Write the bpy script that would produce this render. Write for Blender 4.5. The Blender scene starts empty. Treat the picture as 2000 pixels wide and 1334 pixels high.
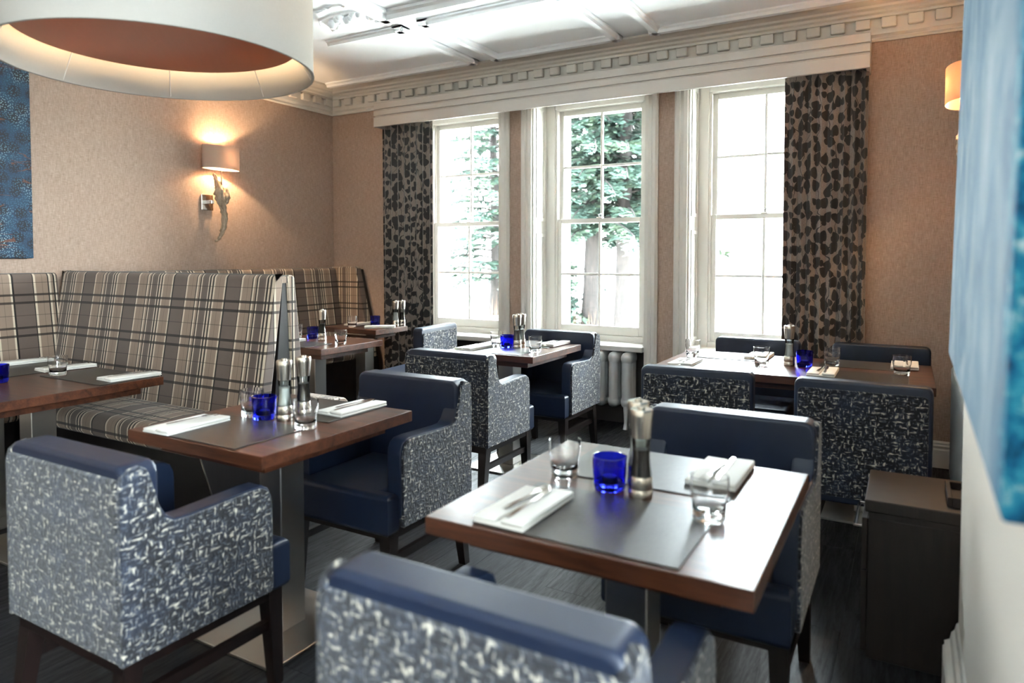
import bpy, bmesh, math, random
from mathutils import Vector, Matrix

random.seed(7)
sc = bpy.context.scene
COL = sc.collection
PI = math.pi

# ------------------------------------------------------------------ camera
cam_d = bpy.data.cameras.new('camera')
cam = bpy.data.objects.new('camera', cam_d)
COL.objects.link(cam)
cam.location = (0, 0, 1.35)
PITCH, YAW = math.radians(2.1), math.atan2(775, 1355)
cam.rotation_euler = (PI / 2 - PITCH, 0, YAW)
cam_d.sensor_width = 36.0
cam_d.lens = 24.39
cam_d.shift_y = -0.0572
cam_d.clip_start = 0.02
cam_d.clip_end = 500
cam_d.dof.use_dof = True
cam_d.dof.focus_distance = 4.3
cam_d.dof.aperture_fstop = 2.2
sc.camera = cam

# ------------------------------------------------------------------ world: bright overcast sky
world = bpy.data.worlds.new('overcast_sky')
sc.world = world
world.use_nodes = True
wn = world.node_tree
bg = wn.nodes['Background']
bg.inputs['Color'].default_value = (0.84, 0.93, 1.0, 1)
bg.inputs['Strength'].default_value = 7.0

# ------------------------------------------------------------------ view and sampling quality
vs = sc.view_settings
vs.view_transform = 'Standard'
vs.look = 'None'
vs.gamma = 1.0
vs.use_curve_mapping = False
vs.exposure = 3.65
cy = sc.cycles
cy.use_denoising = True
try:
    cy.denoiser = 'OPENIMAGEDENOISE'
    cy.denoising_input_passes = 'RGB_ALBEDO_NORMAL'
except Exception:
    pass
cy.max_bounces = 10
cy.diffuse_bounces = 5
cy.glossy_bounces = 4
cy.transmission_bounces = 8
cy.transparent_max_bounces = 12
cy.caustics_reflective = False
cy.caustics_refractive = False
cy.sample_clamp_indirect = 10.0
cy.blur_glossy = 0.5

# sky sampling through the window openings
def portal(loc, rot, sx, sy):
    l = bpy.data.lights.new('window_portal', 'AREA')
    l.shape = 'RECTANGLE'; l.size = sx; l.size_y = sy
    l.cycles.is_portal = True
    o = bpy.data.objects.new('window_portal', l)
    COL.objects.link(o); o.location = loc; o.rotation_euler = rot
WIN = [(-4.10, -3.095), (-2.777, -1.780), (-1.452, -0.450)]
for a, b in WIN:
    portal(((a + b) / 2, 5.80, 1.65), (-PI / 2, 0, 0), 0.9, 2.1)
FILLWIN = [(-1.45, -0.45), (-0.35, 0.70)]      # unseen wing windows, added to let in fill daylight from the side
for a, b in FILLWIN:
    portal((3.32, (a + b) / 2, 1.65), (0, PI / 2, 0), 2.1, b - a)
REARWIN = []
for a, b in REARWIN:
    portal(((a + b) / 2, -3.12, 1.65), (PI / 2, 0, 0), b - a, 2.1)

# ------------------------------------------------------------------ mesh helpers
def NB():
    return bmesh.new()

def join(bm, tmp):
    me = bpy.data.meshes.new('t')
    tmp.to_mesh(me); tmp.free()
    bm.from_mesh(me)
    bpy.data.meshes.remove(me)

def box(bm, x0, x1, y0, y1, z0, z1, bev=0.0, seg=2):
    t = bmesh.new()
    bmesh.ops.create_cube(t, size=1.0)
    for v in t.verts:
        v.co = Vector(((x0 + x1) / 2 + v.co.x * (x1 - x0), (y0 + y1) / 2 + v.co.y * (y1 - y0), (z0 + z1) / 2 + v.co.z * (z1 - z0)))
    if bev:
        bmesh.ops.bevel(t, geom=list(t.edges), offset=bev, segments=seg, profile=0.5, affect='EDGES')
    join(bm, t)
    return bm

def inset(pts, d):
    """polygon moved inward by d along the mitred vertex normals"""
    n = len(pts)
    area = sum(pts[i][0] * pts[(i + 1) % n][1] - pts[(i + 1) % n][0] * pts[i][1] for i in range(n))
    sg = 1 if area > 0 else -1
    out = []
    for i in range(n):
        p, q, r = Vector(pts[i - 1]), Vector(pts[i]), Vector(pts[(i + 1) % n])
        e1, e2 = (q - p).normalized(), (r - q).normalized()
        n1, n2 = Vector((-e1.y, e1.x)) * sg, Vector((-e2.y, e2.x)) * sg
        m = n1 + n2
        m = n1 if m.length < 1e-4 else m.normalized()
        k = d / max(0.5, m.dot(n1))
        out.append((q.x + m.x * k, q.y + m.y * k))
    return out

def prism(bm, pts, axis, a0, a1, bev=0.0, seg=2):
    """polygon pts in the plane normal to axis ('x': (y,z), 'y': (x,z), 'z': (x,y)) extruded a0..a1 with rounded rims"""
    t = bmesh.new()
    def P(p, a):
        return {'x': (a, p[0], p[1]), 'y': (p[0], a, p[1]), 'z': (p[0], p[1], a)}[axis]
    st = []
    if bev:
        for k in range(seg + 1):
            g = k / seg * PI / 2
            st.append((a0 + bev * (1 - math.sin(g)), bev * (1 - math.cos(g))))
        st = [(a0 + bev * (1 - math.cos(k / seg * PI / 2)), bev * (1 - math.sin(k / seg * PI / 2))) for k in range(seg + 1)]
        st += [(a1 - (q - a0), d) for q, d in st[::-1]]
    else:
        st = [(a0, 0), (a1, 0)]
    rings = [[t.verts.new(P(p, a)) for p in (inset(pts, d) if d > 1e-6 else pts)] for a, d in st]
    n = len(pts)
    t.faces.new(rings[0]); t.faces.new(rings[-1][::-1])
    for A, B in zip(rings, rings[1:]):
        for i in range(n):
            t.faces.new((A[i], B[i], B[(i + 1) % n], A[(i + 1) % n]))
    bmesh.ops.recalc_face_normals(t, faces=list(t.faces))
    join(bm, t)
    return bm

def lathe(bm, prof, n=24, c=(0, 0, 0)):
    t = bmesh.new()
    rings = []
    for r, z in prof:
        if r < 1e-6:
            rings.append([t.verts.new((c[0], c[1], c[2] + z))])
        else:
            rings.append([t.verts.new((c[0] + r * math.cos(2 * PI * i / n), c[1] + r * math.sin(2 * PI * i / n), c[2] + z)) for i in range(n)])
    for A, B in zip(rings, rings[1:]):
        if len(A) == 1 and len(B) == 1:
            continue
        for i in range(n):
            j = (i + 1) % n
            if len(A) == 1:
                t.faces.new((A[0], B[j], B[i]))
            elif len(B) == 1:
                t.faces.new((A[i], A[j], B[0]))
            else:
                t.faces.new((A[i], A[j], B[j], B[i]))
    bmesh.ops.recalc_face_normals(t, faces=list(t.faces))
    join(bm, t)
    return bm

def tube(bm, pts, rad, n=10, cap=True):
    t = bmesh.new()
    pts = [Vector(p) for p in pts]
    if not hasattr(rad, '__len__'):
        rad = [rad] * len(pts)
    rings = []
    for k, p in enumerate(pts):
        d = (pts[min(k + 1, len(pts) - 1)] - pts[max(k - 1, 0)]).normalized()
        up = Vector((0, 0, 1)) if abs(d.z) < 0.9 else Vector((1, 0, 0))
        a = d.cross(up).normalized(); b = d.cross(a)
        rings.append([t.verts.new(p + (a * math.cos(2 * PI * i / n) + b * math.sin(2 * PI * i / n)) * rad[k]) for i in range(n)])
    for A, B in zip(rings, rings[1:]):
        for i in range(n):
            t.faces.new((A[i], A[(i + 1) % n], B[(i + 1) % n], B[i]))
    if cap:
        t.faces.new(rings[0]); t.faces.new(rings[-1])
    bmesh.ops.recalc_face_normals(t, faces=list(t.faces))
    join(bm, t)
    return bm

def rrect(x0, x1, z0, z1, r, corners='tl tr bl br', n=5):
    """rounded rectangle outline, anticlockwise"""
    out = []
    for name, cx, cz, sx, sz, a0 in (('br', x1, z0, -1, 1, -90), ('tr', x1, z1, -1, -1, 0), ('tl', x0, z1, 1, -1, 90), ('bl', x0, z0, 1, 1, 180)):
        if name in corners and r > 0:
            for i in range(n + 1):
                a = math.radians(a0 + 90 * i / n)
                out.append((cx + sx * r + r * math.cos(a), cz + sz * r + r * math.sin(a)))
        else:
            out.append((cx, cz))
    return out

def mesh(name, bm, mat, smooth=True, ang=35, uvf=None):
    me = bpy.data.meshes.new(name)
    bm.to_mesh(me); bm.free()
    for m in (mat if isinstance(mat, (list, tuple)) else [mat]):
        me.materials.append(m)
    if smooth:
        for p in me.polygons:
            p.use_smooth = True
        me.set_sharp_from_angle(angle=math.radians(ang))
    if uvf:
        uv = me.uv_layers.new(name='UVMap')
        for p in me.polygons:
            for li in p.loop_indices:
                uv.data[li].uv = uvf(me.vertices[me.loops[li].vertex_index].co, p.normal)
    return me

def link(name, me, parent=None, loc=None, rotz=None):
    o = bpy.data.objects.new(name, me)
    COL.objects.link(o)
    if parent is not None:
        o.parent = parent
    if loc is not None:
        o.location = loc
    if rotz is not None:
        o.rotation_euler = (0, 0, rotz)
    return o

def part(name, bm, mat, parent, label=None, smooth=True, ang=35, uvf=None):
    o = link(name, mesh(name, bm, mat, smooth, ang, uvf), parent)
    if smooth and len(o.data.polygons) > 6:
        md = o.modifiers.new('weighted_normals', 'WEIGHTED_NORMAL'); md.keep_sharp = True; md.weight = 100
    if label:
        o['label'] = label
    return o

def thing(name, label, cat, loc=(0, 0, 0), rotz=0, group=None):
    o = bpy.data.objects.new(name, None)
    COL.objects.link(o)
    o.location = loc; o.rotation_euler = (0, 0, rotz)
    o.empty_display_size = 0.05
    tag(o, label, cat, group)
    return o

def tag(o, label, cat, group=None):
    o['label'] = label; o['category'] = cat
    if group:
        o['group'] = group
    return o

def struct(name, bm, mat, smooth=False, ang=35, parent=None):
    o = link(name, mesh(name, bm, mat, smooth, ang), parent)
    if parent is None:
        o['kind'] = 'structure'
    return o

def dup(root, loc, rotz, label, group=None):
    r = root.copy(); COL.objects.link(r)
    r.location = loc; r.rotation_euler = (0, 0, rotz); r['label'] = label
    if group:
        r['group'] = group
    for ch in list(root.children):
        c = ch.copy(); COL.objects.link(c); c.parent = r
        for g in list(ch.children):
            d = g.copy(); COL.objects.link(d); d.parent = c
    return r

# ------------------------------------------------------------------ material helpers
class M:
    def __init__(self, name):
        self.m = bpy.data.materials.new(name)
        self.m.use_nodes = True
        self.t = self.m.node_tree
        self.b = self.t.nodes['Principled BSDF']
        self.out = self.t.nodes['Material Output']
    def n(self, typ, **kw):
        x = self.t.nodes.new(typ)
        for k, v in kw.items():
            if k.startswith('i_'):
                x.inputs[k[2:].replace('_', ' ')].default_value = v
            else:
                setattr(x, k, v)
        return x
    def l(self, a, b):
        self.t.links.new(a, b)
    def math(self, op, a, b=None, c=None):
        x = self.n('ShaderNodeMath', operation=op)
        for i, v in enumerate((a, b, c)):
            if v is None:
                continue
            if hasattr(v, 'links'):
                self.l(v, x.inputs[i])
            else:
                x.inputs[i].default_value = v
        return x.outputs[0]
    def obj(self):
        return self.n('ShaderNodeTexCoord').outputs['Object']
    def uv(self):
        return self.n('ShaderNodeTexCoord').outputs['UV']
    def rnd(self):
        return self.n('ShaderNodeObjectInfo').outputs['Random']
    def scale(self, v, s, off=None):
        x = self.n('ShaderNodeMapping')
        self.l(v, x.inputs['Vector'])
        x.inputs['Scale'].default_value = s
        if off is not None:
            self.l(off, x.inputs['Location'])
        return x.outputs[0]
    def noise(self, v, scale=5, detail=3, rough=0.5, dist=0.0):
        x = self.n('ShaderNodeTexNoise')
        self.l(v, x.inputs['Vector'])
        x.inputs['Scale'].default_value = scale; x.inputs['Detail'].default_value = detail
        x.inputs['Roughness'].default_value = rough; x.inputs['Distortion'].default_value = dist
        return x.outputs['Fac']
    def ramp(self, f, stops, interp='LINEAR'):
        x = self.n('ShaderNodeValToRGB')
        x.color_ramp.interpolation = interp
        e = x.color_ramp.elements
        while len(e) < len(stops):
            e.new(0.5)
        for el, (p, c) in zip(e, stops):
            el.position = p
            el.color = (c[0], c[1], c[2], 1) if hasattr(c, '__len__') else (c, c, c, 1)
        if hasattr(f, 'links'):
            self.l(f, x.inputs['Fac'])
        return x.outputs['Color']
    def mix(self, f, a, b, blend='MIX'):
        x = self.n('ShaderNodeMix', data_type='RGBA', blend_type=blend)
        for i, v in ((0, f), (6, a), (7, b)):
            if hasattr(v, 'links'):
                self.l(v, x.inputs[i])
            elif hasattr(v, '__len__'):
                x.inputs[i].default_value = (*v[:3], 1)
            else:
                x.inputs[i].default_value = v
        return x.outputs[2]
    def comb(self, a, b, c=0.0):
        x = self.n('ShaderNodeCombineXYZ')
        for i, v in enumerate((a, b, c)):
            if hasattr(v, 'links'):
                self.l(v, x.inputs[i])
            else:
                x.inputs[i].default_value = v
        return x.outputs[0]
    def sep(self, v):
        x = self.n('ShaderNodeSeparateXYZ'); self.l(v, x.inputs[0])
        return x.outputs
    def col(self, c):
        if hasattr(c, 'links'):
            self.l(c, self.b.inputs['Base Color'])
        else:
            self.b.inputs['Base Color'].default_value = (*c, 1)
    def set(self, **kw):
        for k, v in kw.items():
            k = k.replace('_', ' ')
            if hasattr(v, 'links'):
                self.l(v, self.b.inputs[k])
            else:
                self.b.inputs[k].default_value = v
    def bump(self, h, strength=0.3, dist=0.002):
        x = self.n('ShaderNodeBump')
        x.inputs['Strength'].default_value = strength; x.inputs['Distance'].default_value = dist
        self.l(h, x.inputs['Height']); self.l(x.outputs[0], self.b.inputs['Normal'])

def flat(name, c, rough=0.5, metal=0.0, **kw):
    m = M(name); m.col(c); m.set(Roughness=rough, Metallic=metal, **kw)
    return m.m

def sumxy(m):
    s = m.sep(m.obj())
    return m.math('ADD', s[0], s[1]), s[2], s

# wallpaper: woven linen look
def mat_wallpaper():
    m = M('linen_wallpaper')
    u, z, _ = sumxy(m)
    a = m.noise(m.comb(m.math('MULTIPLY', u, 25), m.math('MULTIPLY', z, 330)), 1, 3, 0.6)
    b = m.noise(m.comb(m.math('MULTIPLY', u, 330), m.math('MULTIPLY', z, 25), 3.3), 1, 3, 0.6)
    f = m.math('ADD', m.math('MULTIPLY', a, 0.5), m.math('MULTIPLY', b, 0.5))
    m.col(m.ramp(f, [(0.30, (0.24, 0.165, 0.125)), (0.5, (0.40, 0.288, 0.228)), (0.70, (0.55, 0.415, 0.338))]))
    m.set(Roughness=0.75); m.bump(f, 0.25, 0.001)
    return m.m

def mat_tweed():
    m = M('boucle_tweed')
    s = m.sep(m.obj())
    r = m.rnd()
    u = m.math('ADD', m.math('ADD', s[0], s[1]), m.math('MULTIPLY', r, 7.0))
    z = m.math('ADD', s[2], m.math('MULTIPLY', r, 3.0))
    wob = m.noise(m.comb(m.math('MULTIPLY', u, 40), m.math('MULTIPLY', z, 40)), 1, 2)
    u2 = m.math('ADD', u, m.math('MULTIPLY', wob, 0.012)); z2 = m.math('ADD', z, m.math('MULTIPLY', wob, 0.010))
    h = m.noise(m.comb(m.math('MULTIPLY', u2, 34), m.math('MULTIPLY', z2, 105)), 1, 1.0, 0.6)
    v = m.noise(m.comb(m.math('MULTIPLY', u2, 110), m.math('MULTIPLY', z2, 38), 9.0), 1, 1.0, 0.6)
    pick = m.noise(m.comb(m.math('MULTIPLY', u, 45), m.math('MULTIPLY', z, 45), 4.0), 1, 1)
    pk = m.ramp(pick, [(0.44, 0.0), (0.56, 1.0)])
    st = [(0.0, (0.003, 0.0035, 0.006)), (0.44, (0.0055, 0.006, 0.010)), (0.495, (0.015, 0.0145, 0.017)), (0.53, (0.028, 0.036, 0.060)),
          (0.565, (0.068, 0.073, 0.085)), (0.60, (0.15, 0.145, 0.135)), (0.655, (0.37, 0.34, 0.285)), (0.74, (0.62, 0.575, 0.48))]
    f = m.mix(pk, h, v)
    c = m.ramp(f, st)
    big = m.noise(m.comb(m.math('MULTIPLY', u, 9), m.math('MULTIPLY', z, 9), 2.0), 1, 2)
    c = m.mix(m.ramp(big, [(0.46, 0.0), (0.72, 0.24)]), c, (0.030, 0.055, 0.12))
    m.col(c); m.set(Roughness=0.9, Sheen_Weight=0.25)
    m.bump(f, 0.9, 0.006)
    return m.m

def mat_plaid():
    m = M('plaid_wool')
    s = m.sep(m.uv())
    fu = m.math('FRACT', m.math('DIVIDE', s[0], 0.46))
    fv = m.math('FRACT', m.math('DIVIDE', s[1], 0.207))
    DK, TN, CR, BK = (0.150, 0.109, 0.090), (0.315, 0.228, 0.170), (0.68, 0.57, 0.44), (0.014, 0.010, 0.009)
    MD = (0.22, 0.158, 0.12)
    st = [(0, DK), (.225, BK), (.237, CR), (.262, TN), (.345, MD), (.352, TN), (.42, BK), (.437, CR), (.463, TN), (.495, BK), (.513, CR), (.535, DK),
          (.645, CR), (.662, MD), (.67, BK), (.692, CR), (.718, MD), (.73, BK), (.748, CR), (.775, TN), (.85, MD), (.857, TN), (.94, CR), (.962, BK), (.985, DK)]
    c = m.ramp(fu, st, 'CONSTANT')
    w = m.ramp(fv, [(0, 0), (.10, .86), (.17, 0), (.34, .86), (.41, 0), (.735, .55), (.757, 0)], 'CONSTANT')
    c = m.mix(w, c, (0.016, 0.010, 0.008))
    fine = m.noise(m.comb(m.math('MULTIPLY', s[0], 500), m.math('MULTIPLY', s[1], 500)), 1, 2)
    c = m.mix(0.22, c, m.ramp(fine, [(0.3, 0.25), (0.7, 1.0)]), 'MULTIPLY')
    m.col(c); m.set(Roughness=0.85, Sheen_Weight=0.2); m.bump(fine, 0.15, 0.001)
    return m.m

def mat_curtain():
    m = M('leaf_print_curtain')
    s = m.sep(m.uv())
    def leaves(scale, seed, a, b):
        p = m.comb(m.math('ADD', m.math('MULTIPLY', s[0], scale), seed), m.math('MULTIPLY', s[1], scale * 0.92))
        v = m.n('ShaderNodeTexVoronoi', voronoi_dimensions='2D')
        m.l(p, v.inputs['Vector']); v.inputs['Scale'].default_value = 1.0; v.inputs['Randomness'].default_value = 0.75
        d = m.n('ShaderNodeVectorMath', operation='SUBTRACT')
        m.l(p, d.inputs[0]); m.l(v.outputs['Position'], d.inputs[1])
        ang = m.math('MULTIPLY', m.math('SUBTRACT', m.sep(v.outputs['Color'])[0], 0.5), 3.6)
        ro = m.n('ShaderNodeVectorRotate', rotation_type='Z_AXIS'); m.l(d.outputs[0], ro.inputs['Vector']); m.l(ang, ro.inputs['Angle'])
        q = m.sep(ro.outputs[0])
        # leaf: wide belly, pointed tip
        yy = m.math('DIVIDE', q[1], b)
        wd = m.math('MULTIPLY', a, m.math('SUBTRACT', 1.0, m.math('MULTIPLY', yy, 0.55)))
        xx = m.math('DIVIDE', q[0], wd)
        r2 = m.math('ADD', m.math('MULTIPLY', xx, xx), m.math('MULTIPLY', yy, yy))
        return m.math('LESS_THAN', r2, 1.0)
    l1 = leaves(11.0, 0.0, 0.33, 0.40)
    l2 = leaves(13.5, 5.3, 0.25, 0.33)
    wob = m.noise(m.comb(m.math('MULTIPLY', s[0], 3.0), m.math('MULTIPLY', s[1], 4.0)), 1, 2)
    su = m.math('FRACT', m.math('ADD', m.math('MULTIPLY', s[0], 9.0), m.math('MULTIPLY', wob, 3.2)))
    stem = m.math('LESS_THAN', m.math('ABSOLUTE', m.math('SUBTRACT', su, 0.5)), 0.022)
    f = m.math('MAXIMUM', m.math('MAXIMUM', l1, l2), stem)
    fine = m.noise(m.comb(m.math('MULTIPLY', s[0], 60), m.math('MULTIPLY', s[1], 400)), 1, 2)
    base = m.ramp(fine, [(0.3, (0.17, 0.135, 0.115)), (0.7, (0.30, 0.245, 0.21))])
    m.col(m.mix(f, base, (0.010, 0.007, 0.0075)))
    rr = m.mix(f, (0.42, 0.42, 0.42), (0.85, 0.85, 0.85))
    m.set(Roughness=0.55, Sheen_Weight=0.3)
    return m.m

def mat_wood(name, dark, light, rough, axis='x', sc_=1.0, coat=0.0, bump=0.1, vary=True, streak=0.0):
    m = M(name)
    v = m.obj()
    o = m.comb(m.math('MULTIPLY', m.rnd(), 13.0), m.math('MULTIPLY', m.rnd(), 29.0), 0.0) if vary else None
    S = {'x': (2.2, 26, 26), 'y': (26, 2.2, 26), 'z': (26, 26, 2.2)}[axis]
    p = m.scale(v, tuple(k * sc_ for k in S), o)
    a = m.noise(p, 1, 5, 0.62, 0.6)
    b = m.noise(m.scale(v, tuple(k * sc_ * 6 for k in S), o), 1, 3, 0.7)
    f = m.math('ADD', m.math('MULTIPLY', a, 0.7), m.math('MULTIPLY', b, 0.3))
    m.col(m.ramp(f, [(0.34, dark), (0.66, light)]))
    m.set(Roughness=rough, Coat_Weight=coat, Coat_Roughness=0.12)
    if streak:
        m.l(m.ramp(f, [(0.36, rough + streak), (0.62, rough - streak * 0.6)]), m.b.inputs['Roughness'])
    if bump:
        m.bump(f, bump, 0.0015)
    return m.m

def mat_leather():
    m = M('navy_leather')
    v = m.obj()
    vo = m.n('ShaderNodeTexVoronoi', feature='DISTANCE_TO_EDGE'); m.l(v, vo.inputs['Vector']); vo.inputs['Scale'].default_value = 420
    n = m.noise(v, 6, 3)
    m.col(m.ramp(n, [(0.3, (0.0060, 0.0120, 0.031)), (0.7, (0.0085, 0.0170, 0.043))]))
    m.set(Roughness=0.42, Specular_IOR_Level=0.5); m.bump(vo.outputs['Distance'], 0.12, 0.0008)
    return m.m

def mat_glass(name, c=(1, 1, 1), rough=0.0):
    m = M(name); m.col(c); m.set(Roughness=rough, Transmission_Weight=1.0, IOR=1.47)
    return m.m

def mat_pane():
    m = M('window_glass')
    tr = m.n('ShaderNodeBsdfTransparent'); tr.inputs[0].default_value = (0.96, 0.98, 0.97, 1)
    gl = m.n('ShaderNodeBsdfGlossy'); gl.inputs['Roughness'].default_value = 0.01
    fr = m.n('ShaderNodeFresnel'); fr.inputs[0].default_value = 1.25
    mx = m.n('ShaderNodeMixShader')
    m.l(fr.outputs[0], mx.inputs[0]); m.l(tr.outputs[0], mx.inputs[1]); m.l(gl.outputs[0], mx.inputs[2])
    m.l(mx.outputs[0], m.out.inputs[0])
    return m.m

def mat_shade(name, c, trans=0.5, tc=None):
    m = M(name)
    v = m.obj(); u, z, s = sumxy(m)
    a = m.noise(m.comb(m.math('MULTIPLY', u, 40), m.math('MULTIPLY', z, 500)), 1, 2)
    b = m.noise(m.comb(m.math('MULTIPLY', u, 500), m.math('MULTIPLY', z, 40)), 1, 2)
    f = m.math('MULTIPLY', m.math('ADD', a, b), 0.5)
    c0 = m.mix(f, tuple(k * 0.86 for k in c), c)
    df = m.n('ShaderNodeBsdfDiffuse'); tl = m.n('ShaderNodeBsdfTranslucent'); mx = m.n('ShaderNodeMixShader')
    m.l(c0, df.inputs[0]); mx.inputs[0].default_value = trans
    if tc: tl.inputs[0].default_value = (*tc, 1)
    else: m.l(c0, tl.inputs[0])
    m.l(df.outputs[0], mx.inputs[1]); m.l(tl.outputs[0], mx.inputs[2]); m.l(mx.outputs[0], m.out.inputs[0])
    return m.m

def mat_dots():
    m = M('blue_dot_painting')
    s = m.sep(m.obj())
    p = m.comb(s[1], s[2])
    wv = m.n('ShaderNodeTexNoise'); m.l(p, wv.inputs['Vector']); wv.inputs['Scale'].default_value = 5
    pw = m.mix(0.02, p, wv.outputs['Color'])
    vo = m.n('ShaderNodeTexVoronoi', voronoi_dimensions='2D'); m.l(pw, vo.inputs['Vector']); vo.inputs['Scale'].default_value = 10.5; vo.inputs['Randomness'].default_value = 0.55
    ring = m.math('FRACT', m.math('MULTIPLY', vo.outputs['Distance'], 9.0))
    dots = m.n('ShaderNodeTexVoronoi', voronoi_dimensions='2D'); m.l(pw, dots.inputs['Vector']); dots.inputs['Scale'].default_value = 75; dots.inputs['Randomness'].default_value = 0.85
    dt = m.math('LESS_THAN', dots.outputs['Distance'], 0.27)
    basec = m.ramp(vo.outputs['Distance'], [(0.10, (0.0005, 0.002, 0.006)), (0.34, (0.0008, 0.006, 0.018)), (0.40, (0.0015, 0.021, 0.058)), (0.6, (0.004, 0.040, 0.088))])
    basec = m.mix(m.math('MULTIPLY', m.math('GREATER_THAN', ring, 0.5), 0.35), basec, (0.0015, 0.016, 0.045))
    dotc = m.ramp(m.noise(p, 4, 2), [(0.38, (0.004, 0.045, 0.11)), (0.5, (0.03, 0.12, 0.20)), (0.62, (0.26, 0.38, 0.43))])
    c = m.mix(m.math('MULTIPLY', dt, 0.75), basec, dotc)
    ln = m.noise(m.comb(m.math('MULTIPLY', s[1], 1.3), m.math('MULTIPLY', s[2], 6.0)), 1, 2, 0.5, 1.5)
    la = m.math('LESS_THAN', m.math('ABSOLUTE', m.math('SUBTRACT', ln, 0.5)), 0.012)
    gate = m.math('GREATER_THAN', m.noise(p, 3.0, 1), 0.50)
    c = m.mix(m.math('MULTIPLY', m.math('MULTIPLY', la, gate), 0.8), c, (0.13, 0.035, 0.014))
    m.col(c); m.set(Roughness=0.5)
    return m.m

def mat_sea():
    m = M('seascape_canvas')
    v = m.obj(); s = m.sep(v)
    a = m.noise(m.scale(v, (3, 1.2, 1.0)), 4.0, 5, 0.6, 0.8)
    pale = m.ramp(a, [(0.30, (0.10, 0.20, 0.32)), (0.5, (0.20, 0.32, 0.43)), (0.7, (0.36, 0.46, 0.54))])  # pale tone paints in the window sheen of the grazing front face
    b = m.noise(m.scale(v, (1, 1, 1)), 26.0, 6, 0.7, 0.6)
    deep = m.ramp(b, [(0.32, (0.004, 0.035, 0.09)), (0.45, (0.008, 0.14, 0.29)), (0.56, (0.03, 0.30, 0.44)), (0.68, (0.55, 0.70, 0.72))])
    edge = m.ramp(m.math('ADD', s[1], m.math('MULTIPLY', m.math('SUBTRACT', a, 0.5), 0.10)), [(0.02, 1.0), (0.10, 0.0)])
    m.col(m.mix(edge, pale, deep)); m.set(Roughness=0.75, Specular_IOR_Level=0.15)
    m.bump(b, 0.4, 0.004)
    return m.m

WALLPAPER = mat_wallpaper()
TWEED = mat_tweed()
PLAID = mat_plaid()
CURTAIN = mat_curtain()
LEATHER = mat_leather()
CEIL = flat('ceiling_paint', (0.90, 0.93, 0.96), 0.7)
CORN = flat('cornice_paint', (0.70, 0.67, 0.62), 0.55)
GLOSS = flat('white_woodwork', (0.68, 0.655, 0.61), 0.32)
PELMET_M = flat('pelmet_paint', (0.56, 0.52, 0.48), 0.45)
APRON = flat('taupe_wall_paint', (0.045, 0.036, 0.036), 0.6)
SKIRT_DK = flat('dark_skirting', (0.03, 0.022, 0.02), 0.5)
FLOORB = flat('floor_joint', (0.006, 0.006, 0.007), 0.8)
PLANKM = mat_wood('charcoal_plank', (0.0025, 0.0025, 0.003), (0.020, 0.0205, 0.0245), 0.50, 'y', 2.0, bump=0.8, streak=0.18)
TABLEM = mat_wood('stained_oak_table', (0.020, 0.0065, 0.0034), (0.125, 0.0405, 0.0180), 0.36, 'x', 0.8, coat=0.12, bump=0.2)
LEGM = mat_wood('dark_stained_leg', (0.003, 0.0013, 0.0012), (0.011, 0.0045, 0.0035), 0.38, 'z', 1.0, bump=0.0)
CABM = mat_wood('wenge_laminate', (0.006, 0.0034, 0.003), (0.019, 0.0105, 0.0085), 0.42, 'z', 1.4, bump=0.1)
PANELM = mat_wood('booth_end_wood', (0.006, 0.004, 0.004), (0.014, 0.010, 0.010), 0.45, 'z', 1.0, bump=0.0)
STEEL = flat('brushed_steel', (0.55, 0.53, 0.50), 0.32, 1.0)
CHROME = flat('chrome', (0.82, 0.82, 0.83), 0.08, 1.0)
STEELD = flat('satin_steel', (0.62, 0.57, 0.50), 0.26, 1.0)
GLASS = mat_glass('clear_glass')
COBALT = mat_glass('cobalt_glass', (0.02, 0.03, 0.75), 0.0)
PEPPER = flat('peppercorns', (0.035, 0.024, 0.018), 0.8)
SALT = flat('salt_grains', (0.80, 0.80, 0.78), 0.8)
WAX = flat('candle_wax', (0.75, 0.73, 0.68), 0.5)
LINEN = flat('white_linen', (0.80, 0.78, 0.73), 0.8)
PANE = mat_pane()
THIN = mat_pane(); THIN.name = 'thin_clear_glass'
THIN.node_tree.nodes['Fresnel'].inputs[0].default_value = 1.5; THIN.node_tree.nodes['Glossy BSDF'].inputs['Roughness'].default_value = 0.03
RADM = flat('radiator_grey', (0.62, 0.64, 0.65), 0.35, 0.25)
SHADE = mat_shade('cream_linen_shade', (0.50, 0.475, 0.435), 0.30)
DISC = mat_shade('taupe_diffuser', (0.60, 0.37, 0.29), 0.30, (0.42, 0.23, 0.15))
SCSHADE = mat_shade('taupe_sconce_shade', (0.46, 0.36, 0.30), 0.16)
PSHADE = mat_shade('peach_sconce_shade', (0.56, 0.40, 0.28), 0.22)
DRIFT = mat_wood('driftwood', (0.16, 0.115, 0.08), (0.50, 0.40, 0.30), 0.7, 'z', 1.5, bump=0.5)
SEA = mat_sea()
DOTS = mat_dots()
STONE = flat('pale_stone', (0.55, 0.54, 0.50), 0.9)
BULB = M('lit_bulb'); BULB.set(Emission_Strength=6.0); BULB.b.inputs['Emission Color'].default_value = (1, 0.72, 0.42, 1); BULB = BULB.m

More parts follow.
